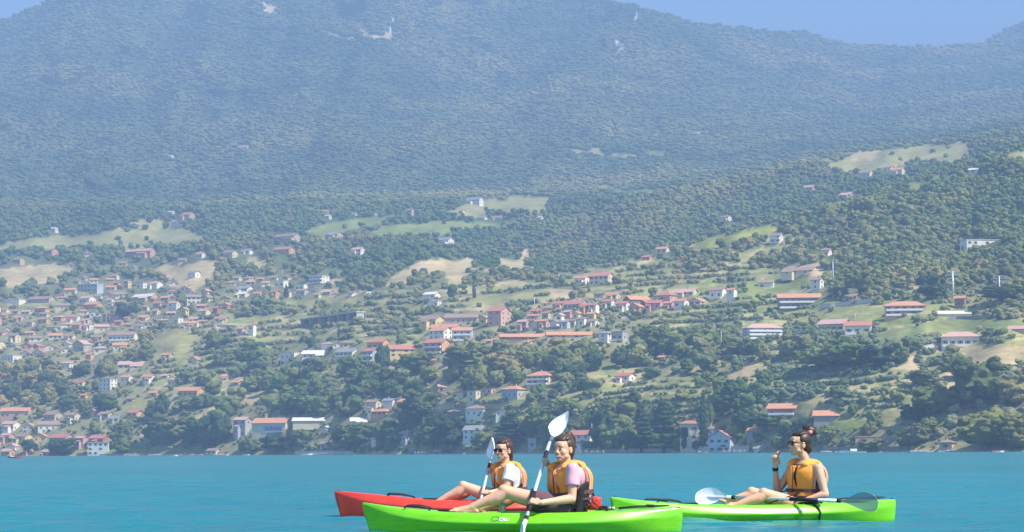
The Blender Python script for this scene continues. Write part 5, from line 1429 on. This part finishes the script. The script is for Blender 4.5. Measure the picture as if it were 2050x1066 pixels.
def person(label, J, look, tface, hairfn, tee, shorts, vest_m, sleeve=True, glasses=False, smile=True, k=1.0, hk=1.0, shorts_t=.5, hands=None):
    "J: joints as world points. Builds body (one mesh) and clothes as its children"
    e = empty('person', (J['pelvis'].x, J['pelvis'].y, J['pelvis'].z - .12), label=label, cat='person')
    O = V3(e.location)
    J = {a: (V3(v) - O) for a, v in J.items()}
    up_ = (J['neck'] - J['pelvis']).normalized(); f_, u_, s_ = basis(tface, up_); f2 = (f_ - up_ * f_.dot(up_)).normalized(); s2 = f2.cross(up_)
    ln = (J['neck'] - J['pelvis']).length; bend = J.get('bend', V3((0, 0, 0)) + O * 0)
    T = dict(c=lambda h: J['pelvis'].lerp(J['neck'], h) - f2 * .028 * math.sin(math.pi * min(1, max(0, h))), s=s2, f=f2, u=up_, k=k)
    b = MB()
    b.loft(torso_rings(T))
    for sd in ('n', 'f'):
        sh, el, wr = J['sh_' + sd], J['el_' + sd], None
        hd = hands[sd]
        if hd[0] == 'grip': wr = grip_hand(b, hd[1] - O, hd[2], hd[3], el, .98, thumb_up=hd[4])
        else:
            wr = J['wr_' + sd]; hand(b, wr, hd[1], hd[2], hd[3], hd[4], .98, hd[5], .6)
        b.ball(sh, .050, 14, 10); limb(b, [T['c'](.86), sh], [.058, .048])
        muscle(b, sh, el, .047, .047, .036, tm=.3); muscle(b, el, wr, .037, .039, .0235, tm=.22)
        hp, kn, an = J['hip_' + sd], J['kn_' + sd], J['an_' + sd]
        muscle(b, hp, kn, .088, .082, .054, off=V3((0, 0, -.006)), tm=.3); muscle(b, kn, an, .050, .056, .033, off=V3((.012, 0, -.016)), tm=.28)
        b.ball(kn + V3((-.006, 0, .006)), .053, 14, 10)
        foot(b, an, None, J['toe_' + sd])
    # neck and head
    hf, hu, hs = basis(look, V3((0, 0, 1)) + (J['head'] - J['neck']).normalized() * .5)
    hc = J['head']; HM = Matrix((hs, hf, hu)).transposed()
    def hp_(x, y, z): return hc + HM @ (V3((x, y, z)) * hk)
    limb(b, [T['c'](.95), J['neck'] + up_ * .02, hp_(0, -.018, -.05)], [.055, .046, .045])
    def hb(c, r): b.ball(hp_(*c), V3(r) * hk, 18, 14, M=HM)
    hb((0, -.008, .035), (.073, .092, .082)); hb((0, .022, -.015), (.062, .064, .075)); hb((0, .040, -.058), (.046, .040, .040)); hb((0, .062, -.082), (.022, .020, .020))
    hb((0, .058, .040), (.050, .030, .040))
    for sg in (-1, 1):
        hb((sg * .036, .055, -.018), (.022, .024, .024)); hb((sg * .043, .020, -.052), (.020, .036, .024)); hb((sg * .030, .078, .026), (.022, .009, .008))
        hb((sg * .073, -.006, -.005), (.010, .020, .032))
    b.tube([hp_(0, .080, .022), hp_(0, .093, .002), hp_(0, .104, -.018)], [.008 * hk, .009 * hk, .0115 * hk], 10); hb((0, .100, -.019), (.012, .012, .010))
    for sg in (-1, 1): hb((sg * .011, .094, -.024), (.008, .008, .007))
    hb((0, .080, -.050), (.026, .014, .016))
    body = blob('body', b, SKIN, e, .0055, 4)
    # face
    if not glasses:
        for sg in (-1, 1):
            q = MB(); q.ball(hp_(sg * .031, .077, .010), V3((.0115, .007, .0058)) * hk, 12, 8, 0, HM); q.ball(hp_(sg * .031 , .0835, .010), V3((.0058, .0032, .0055)) * hk, 10, 7, 1, HM)
            q.build('eye', [EYEW, EYEB], e, smooth=True)
            q = MB(); q.tube([hp_(sg * .014, .093, .027), hp_(sg * .031, .092, .034), hp_(sg * .050, .078, .028)], [.002 * hk, .003 * hk, .0015 * hk], 6); q.build('eyebrow', HAIR1, e, smooth=True)
    q = MB()
    if smile:
        q.tube([hp_(-.027, .084, -.042), hp_(-.013, .0915, -.047), hp_(0, .0945, -.048), hp_(.013, .0915, -.047), hp_(.027, .084, -.042)], [.0015, .003, .0035, .003, .0015], 8, 0)
        q.tube([hp_(-.025, .083, -.046), hp_(-.012, .089, -.059), hp_(0, .092, -.062), hp_(.012, .089, -.059), hp_(.025, .083, -.046)], [.0015, .0035, .0042, .0035, .0015], 8, 0)
        q.tube([hp_(-.020, .086, -.047), hp_(0, .0975, -.055), hp_(.020, .086, -.047)], [.003, .0055, .003], 8, 1, .8)
    else:
        q.tube([hp_(-.024, .086, -.047), hp_(0, .099, -.050), hp_(.024, .086, -.047)], [.002, .006, .002], 8, 0)
    q.build('mouth', [LIP, TEETH], e, smooth=True)
    if glasses:
        q = MB()
        for sg in (-1, 1):
            q.ball(hp_(sg * .034, .088, .010), V3((.029, .009, .021)) * hk, 16, 10, 0, HM)
            q.tube([hp_(sg * .062, .076, .018), hp_(sg * .080, .02, .015), hp_(sg * .080, -.02, .006)], [.0035, .003, .003], 6, 0)
        q.tube([hp_(-.012, .100, .016), hp_(.012, .100, .016)], [.004, .004], 6, 0); q.tube([hp_(-.062, .078, .022), hp_(-.03, .096, .028), hp_(.03, .096, .028), hp_(.062, .078, .022)], .0035, 6)
        q.build('sunglasses', LENS, e, smooth=True)
    # hair
    q = MB()
    def hq(c, r): q.ball(hp_(*c), V3(r) * hk, 16, 12, M=HM)
    hq((0, -.030, .046), (.081, .090, .086)); hq((0, .012, .082), (.062, .062, .042)); hq((0, -.052, .0), (.070, .056, .070))
    for sg in (-1, 1): hq((sg * .058, -.015, .045), (.024, .048, .045))
    extra = hairfn(q, hq, hp_)
    rr2 = random.Random(len(label))
    for i in range(26):                       # combed locks over the scalp, a few loose ones at the temples
        a = rr2.uniform(-1.25, 1.25); pts = []
        for t in range(7):
            th = .72 + t * .22; pts.append(hp_(math.sin(a) * .078 * math.cos(th * .35), .068 * math.cos(th) * math.cos(a * .85) - .015 * t * .6, .052 + .080 * math.sin(th) * math.cos(a * .75)))
        q.tube(pts, [.003, .006, .007, .007, .007, .006, .004], 6)
    hair = blob('hair', q, extra.get('mat', HAIR1), e, .006, 2)
    if 'band' in extra:
        r2 = MB(); c, rr_ = extra['band']; r2.ball(hp_(*c), V3(rr_) * hk, 12, 8, M=HM); r2.build('hair_band', PINKB, hair, smooth=True)
    # shirt
    if tee is not None:
        q = MB(); q.loft(torso_rings(T, .010, .02, .93))
        for sd in ('n', 'f'):
            sh, el = J['sh_' + sd], J['el_' + sd]
            if sleeve: limb(q, [T['c'](.84), sh], [.066, .060]); q.tube([sh, sh.lerp(el, .30), sh.lerp(el, .56)], [.060, .061, .064], 16)
            else: limb(q, [T['c'](.90) + (sh - T['c'](.86)) * .3, T['c'](.90) + (sh - T['c'](.86)) * .55], [.035, .022])
        blob('shirt', q, tee, e, .008, 3)
    q = MB(); q.loft(torso_rings(T, .012, .0, .2))
    for sd in ('n', 'f'):
        hp2, kn = J['hip_' + sd], J['kn_' + sd]; b_ = shorts_t; q.ball(hp2, .102, 16, 12); q.tube([hp2, hp2.lerp(kn, b_ * .5), hp2.lerp(kn, b_)], [.101, .098, .093], 18)
    blob('shorts', q, shorts, e, .008, 2)
    # life vest
    q = MB(); panel(q, T, 22, 88.0, .08, .92, .006, .038, .0); panel(q, T, 92.0, 158, .08, .92, .006, .038, .0)
    v1 = q
    q2 = MB(); panel(q2, T, 198, 342, .16, 1.0, .004, .046, .0)
    vest = empty_part('life_vest', e) if False else None
    vf = blob('life_vest', merge(v1, q2, T, J), vest_m, e, .008, 4)
    for sg in (-1, 1):
        for ang, g_ in ((22 if sg > 0 else 158, .034), (-18 if sg > 0 else 198, .04)):
            if k < 1.11 and ang < 0: continue
            pts = []
            for t in range(9):
                hh = .10 + .78 * t / 8; a = rad(ang + (3 if sg > 0 else -3) * (1 if ang > 0 and ang < 180 else 0)); pts.append(T['c'](hh) + T['s'] * (smooth_tab(hh, [(0,.165),(.15,.150),(.3,.140),(.45,.145),(.62,.158),(.78,.160),(.9,.142),(1.05,.12)]) * T['k'] + g_) * math.cos(a) + T['f'] * (smooth_tab(hh, [(0,.115),(.15,.112),(.3,.106),(.45,.110),(.62,.124),(.75,.116),(.9,.092),(1.05,.07)]) * T['k'] + g_) * math.sin(a))
            q = MB(); q.tube(pts, .009, 8); q.build('piping', VIN, vf, smooth=True)
    q = MB(); band(q, T, .34, .050, .016); q.build('belt', STRAP, vf)
    q = MB(); band(q, T, .19, .046, .010); q.build('lower_belt', STRAP, vf)
    q = MB(); band(q, T, .70, .060, .009); q.build('chest_strap', STRAP, vf) if False else None
    q = MB(); p0 = T['c'](.12) + T['f'] * (.117 * k + .054); p1 = T['c'](.88) + T['f'] * (.104 * k + .048); pm = T['c'](.5) + T['f'] * (.115 * k + .060)
    q.tube([p0, pm, p1], .005, 6); q.build('zip', STRAP, vf)
    q = MB(); p0 = T['c'](.345) + T['f'] * (.105 * k + .062) + T['s'] * .0
    q.ball(p0, (.018, .018, .014), 8, 6); q.build('buckle', BLACK, vf)
    return e, T, hp_, J, O
def merge(a, b, T, J):
    a.add(b.v, b.f)
    for sg in (-1, 1):
        pts = []
        for t in range(9):
            u_ = t / 8; ang = math.pi * u_
            pts.append(T['c'](.90 + .10 * math.sin(ang)) + T['s'] * sg * (.098 * T['k'] - .012 * math.sin(ang)) + T['f'] * (.105 * math.cos(ang)))
        a.tube(pts, [.036] * 9, 10, 0, .45)
    return a
def J3(D, **k):
    return {a: P(v[0], v[1], D + v[2]) for a, v in k.items()}

# woman in the nearest kayak -------------------------------------------------
pa, pb = P(1101, 884, D1 + .34), P(1053, 1040, D1 - .50); axp = (pb - pa).normalized()
def onp(py):   # point on the shaft at picture row py
    lo, hi = 0.0, 1.0
    for _ in range(30):
        m_ = (lo + hi) / 2
        if proj(pa.lerp(pb, m_))[1] < py: lo = m_
        else: hi = m_
    return pa.lerp(pb, lo)
J1 = J3(D1, pelvis=(1144, 1019, 0), neck=(1133, 929, 0), head=(1128, 901, -.01), sh_n=(1147, 940, -.175), sh_f=(1114, 940, .16), el_n=(1145, 999, -.22), el_f=(1104, 979, .21),
        hip_n=(1132, 1019, -.09), hip_f=(1132, 1019, .09), kn_n=(1010, 984, -.10), kn_f=(1026, 992, .10), an_n=(945, 1016, -.11), an_f=(962, 1020, .10), toe_n=(896, 1022, -.12), toe_f=(915, 1018, .11))
def hair1(q, hq, hp_):
    hq((0, -.062, .108), (.030, .030, .028)); hq((0, -.085, .128), (.034, .036, .030)); limb(q, [hp_(0, -.10, .125), hp_(0, -.142, .085), hp_(.008, -.152, .02), (hp_(.018, -.145, -.05)), hp_(.024, -.13, -.10)], [.032, .033, .030, .024, .010]); hq((0, -.07, -.035), (.052, .035, .045))
    return dict(mat=HAIR1)
w1, T1, h1, _, _ = person('woman in pink t-shirt and orange vest paddling the nearest green kayak', J1, V3((-.58, -.81, -.03)), V3((-.82, -.57, 0)), hair1, TEEP, SHORTP, VESTY,
       hands=dict(n=('grip', onp(1008), -axp, V3((-.3, .5, -1)), 1), f=('grip', onp(925), -axp, V3((-1, -.3, 0)), 1)), k=1.10, hk=1.0, shorts_t=.60)
L_px = lambda a, b_: (V3(b_) - V3(a))
paddle(pa, pb, 'white-bladed paddle held upright by the woman in pink', V3((-.25, -1, .1)), V3((-.9, -.35, .1)), m_blade=BLEAF, m1=WHITEP, Lb=.27, Wb=.165,
       grips=((.15, .30), (axp.length * 0 + (onp(985) - pa).length, (onp(1026) - pa).length)), d0=P(1136, 828, D1 + .42) - pa, d1=P(1043, 1072, D1 - .62) - pb)
# woman in the red kayak -------------------------------------------------------
qa, qb = P(981, 926, D2 + .25), P(960, 1012, D2 - .50); axq = (qb - qa).normalized()
def onq(py):
    lo, hi = -.2, 1.2
    for _ in range(30):
        m_ = (lo + hi) / 2
        if proj(qa.lerp(qb, m_))[1] < py: lo = m_
        else: hi = m_
    return qa.lerp(qb, lo)
J2 = J3(D2, pelvis=(1018, 1007, 0), neck=(1012, 929, 0), head=(1008, 903, -.01), sh_n=(1021, 938, -.175), sh_f=(995, 939, .16), el_n=(1012, 982, -.24), el_f=(992, 972, .18),
        hip_n=(1012, 1007, -.09), hip_f=(1012, 1007, .09), kn_n=(928, 974, -.09), kn_f=(938, 979, .09), an_n=(878, 1005, -.10), an_f=(892, 1007, .10), toe_n=(852, 1006, -.11), toe_f=(866, 1006, .11))
def hair2(q, hq, hp_):
    pts = [hp_(0, -.10, .03), hp_(.03, -.125, -.03), hp_(.045, -.14, -.10), hp_(.04, -.13, -.16)]
    limb(q, pts, [.046, .046, .040, .018]); hq((0, -.07, -.035), (.060, .040, .055)); return dict(mat=HAIR2)
w2, T2, h2, _, _ = person('woman in sunglasses and white t-shirt in the red kayak', J2, V3((-.64, -.76, -.05)), V3((-.82, -.57, 0)), hair2, TEEW, SHORT, VEST, glasses=True,
       hands=dict(n=('grip', onq(990), -axq, V3((-.3, .5, -1)), 1), f=('grip', onq(943), -axq, V3((-1, -.3, 0)), 1)), k=1.14, hk=1.03, shorts_t=.55)
paddle(qa, qb, 'white paddle held up by the woman in the red kayak', V3((-.75, -.6, .1)), V3((-.9, -.35, .1)), m_blade=BLEAF, m1=WHITEP, Lb=.22, Wb=.15, grips=((.03, .20),), d0=P(986, 885, D2 + .25) - qa, d1=P(957, 1050, D2 - .6) - qb)
# woman with a bun on the right ---------------------------------------------------
D3p = D3 + .25
J3_ = J3(D3p, pelvis=(1611, 1012, 0), neck=(1611, 924, 0), head=(1600, 891, -.01), sh_n=(1638, 938, -.17), sh_f=(1586, 940, .165), el_n=(1652, 990, -.24), el_f=(1556, 984, .20),
        wr_n=(1616, 1000, -.24), wr_f=(1552, 935, .10),
        hip_n=(1601, 1015, -.09), hip_f=(1601, 1015, .09), kn_n=(1530, 989, -.10), kn_f=(1506, 987, .10), an_n=(1480, 1010, -.12), an_f=(1462, 1004, .10), toe_n=(1455, 1009, -.12), toe_f=(1444, 1000, .12))
def hair3(q, hq, hp_):
    rr = random.Random(5)
    hq((0, -.098, .132), (.060, .058, .056))
    for i in range(12):
        a = i * .52; hq((math.cos(a) * .045 + rr.uniform(-.01, .01), -.10 + math.sin(a) * .045, .135 + rr.uniform(-.03, .035)), (.020, .020, .020))
    hq((0, -.09, -.03), (.045, .04, .05)); return dict(mat=HAIR3, band=((-.03, -.085, .118), (.040, .026, .026)))
w3, T3, h3, J3l, O3 = person('bun-haired woman in sunglasses lifting one hand in the right kayak', J3_, V3((-.93, -.36, .06)), V3((-.80, -.60, 0)), hair3, TANK, SHORT, VESTY, sleeve=False, glasses=True,
       hands=dict(n=('free', V3((-.9, .2, -.25)), V3((0, .2, -1)), V3((0, 1, 0)), (20, 25, 20), 20), f=('free', V3((.10, -.1, 1)), V3((-.6, -.75, .1)), V3((.75, -.6, 0)), (48, 70, 45), 40)), k=1.14, hk=1.06, shorts_t=.22)
q = MB(); wr = J3l['wr_f']; dd = (wr - J3l['el_f']).normalized(); q.tube([wr - dd * .035, wr - dd * .005], [.030, .029], 16); q.build('wristwatch', BLACK, w3, smooth=True)
q = MB(); q.ball(P(1557, 909, D3p + .06), (.020, .010, .026), 10, 7); q.ball(P(1560, 905, D3p + .06), (.012, .008, .014), 8, 6); tag(q.build('snack', mat('snack', (.55,.25,.20), .7, .3), smooth=True), 'small pinkish snack held up by the bun-haired woman', 'snack')
CLEAR = mat('smoky_clear_blade', (.30,.34,.36), .2, .5, Alpha=.55)
ra, rb = P(1466, 996, D3 + .32), P(1682, 1003, D3 - .30 + .0)
paddle(ra, rb, 'paddle lying across the right kayak with one clear blade', V3((.05, -1, .35)), V3((-.05, -1, -.15)), Lb=.345, Wb=.185, grips=((.62, .92),), m1=CLEAR, flip=(1, -1))

# ------------------------------------------------------------------ seats and gear in the kayaks
def backrest(kk, dk, t, hgt=.26, tilt=.16):
    a = dk(t, 0); b = MB(); n = 11; rings = []
    for i in range(n):
        u_ = -1 + 2 * i / (n - 1); y = u_ * .20; bx = a.x - .07 * u_ * u_; hh = hgt * (1 - .22 * u_ ** 4)
        rings.append([(bx, y, a.z - .07), (bx + .035, y, a.z - .07), (bx + .035 + tilt * hh, y, a.z + hh), (bx + tilt * hh, y, a.z + hh)])
    b.loft(rings); o = b.build('backrest', NYLON, kk); m_ = o.modifiers.new('bev', 'BEVEL'); m_.width = .012; m_.segments = 3
    b = MB(); b.box(a.x - .36, a.x + .01, -.19, .19, a.z - .075, a.z - .035); o = b.build('seat_pad', NYLON, kk); m_ = o.modifiers.new('bev', 'BEVEL'); m_.width = .015; m_.segments = 2
    for y in (-1, 1): cord([a + V3((.0, y * .19, .14)), dk(t - .16, y * .17), ], kk, 'seat_strap', .006, NYLON); cord([a + V3((.03, y * .18, .05)), a + V3((.12, y * .2, .0)), dk(t + .10, y * .2)], kk, 'seat_strap', .005, NYLON)
def kt(px, D, kloc, L): return (P(px, 1000, D).x - kloc.x) / L + .5
backrest(kG, dG, kt(1166, D1, c1, L1), .24); backrest(kR, dR, kt(1043, D2, c2, L2), .18); backrest(kL, dL, kt(1632, D3, c3, L3), .16)
def gear(px0, px1, py0, py1, D, th, material, label, cat_, name, rx=.9):
    p = P((px0 + px1) / 2, py1, D); w_ = (px1 - px0) * D / F; h_ = (py1 - py0) * D / F; b = MB(); rings = []
    for k in range(9):
        t = k / 8; sc_ = (.86 + .14 * t) * (1 - .25 * max(0, (abs(2 * t - 1) - .8) / .2)); ring = []
        for j in range(20):
            a = 2 * math.pi * j / 20; cx_, cy_ = math.cos(a), math.sin(a); q_ = (abs(cx_) ** 4 + abs(cy_) ** 4) ** .25; ring.append((cx_ / q_ * w_ / 2 * sc_, cy_ / q_ * th / 2 * sc_, h_ * t))
        rings.append(ring)
    b.loft(rings); e = empty(name, p, label=label, cat=cat_); b.build('shell', material, e, smooth=True); return e, w_, h_
g1, gw, gh = gear(1174, 1204, 995, 1021, D1 - .02, .11, mat('red_bag', (.72,.045,.035), .45, .4, bump=.25, bscale=12), 'red square bag strapped behind the backrest of the nearest kayak', 'bag', 'dry_bag')
b = MB(); b.tube([(-gw * .48, -.06, gh * 1.0), (-.0, -.066, gh * .55), (gw * .5, -.06, gh * .1), (gw * .9, -.05, -.01)], .006, 6); b.build('strap', BLACK, g1, smooth=True)
b = MB(); b.tube([(-gw * .5, -.0, gh * .75), (-gw * .42, 0, gh * 1.45), (-gw * .15, 0, gh * 1.55), (gw * .0, 0, gh * 1.02)], .008, 8); b.build('handle', BLACK, g1, smooth=True)
g2, gw, gh = gear(1150, 1178, 985, 1023, D1 - .05, .26, NYLON, 'slumped black bag between the backrest and the red bag', 'bag', 'gear_bag')
g3, gw, gh = gear(1196, 1217, 1013, 1021, D1 - .02, .10, NYLON, 'small black pouch at the stern cord of the nearest kayak', 'pouch', 'pouch')
for i, (px_, m_) in enumerate(((1220, BRASS), (1228, DECAL))):
    b = MB(); p = P(px_, 1018, D1 - .03); b.tube([p + V3((-.012, 0, 0)), p + V3((.012, 0, 0))], .012, 8); tag(b.build('cord_lock', m_, smooth=True), ('brass-coloured' if i == 0 else 'whitish') + ' cord lock on the stern of the nearest kayak', 'cord lock')
BOT = mat('bottle_plastic', (.35,.42,.38), .15, .5, Alpha=.75); p = P(1006, 1026, D1 - .02); e = empty('water_bottle', p, label='clear water bottle with white cap beside her shins', cat='bottle')
b = MB(); b.tube([(0, 0, 0), (0, 0, .005), (0, 0, .06), (0, 0, .075), (0, 0, .088)], [.026, .030, .030, .022, .012], 14); b.build('bottle', BOT, e, smooth=True)
b = MB(); b.tube([(0, 0, .086), (0, 0, .102)], .014, 10); b.build('cap', DECAL, e)
# ---- lettering on the hulls
paint_decal(kG, dG, kt(1000, D1, c1, L1), L1, word='CRUISER', size=.046)
b = MB(); t0 = kt(995, D1, c1, L1); p0, up0 = hull_face(t0, L1, .5)
b.tube([p0 + V3((math.cos(a) * .032, 0, 0)) + up0 * math.sin(a) * .022 for a in [k * math.pi / 8 for k in range(17)]], .0022, 5); b.build('logo_ring', mat('logo_dark', (.12,.10,.12), .5, .3), kG)
paint_decal(kL, dL, kt(1552, D3, c3, L3), L3, word='CRUISER', size=.046)
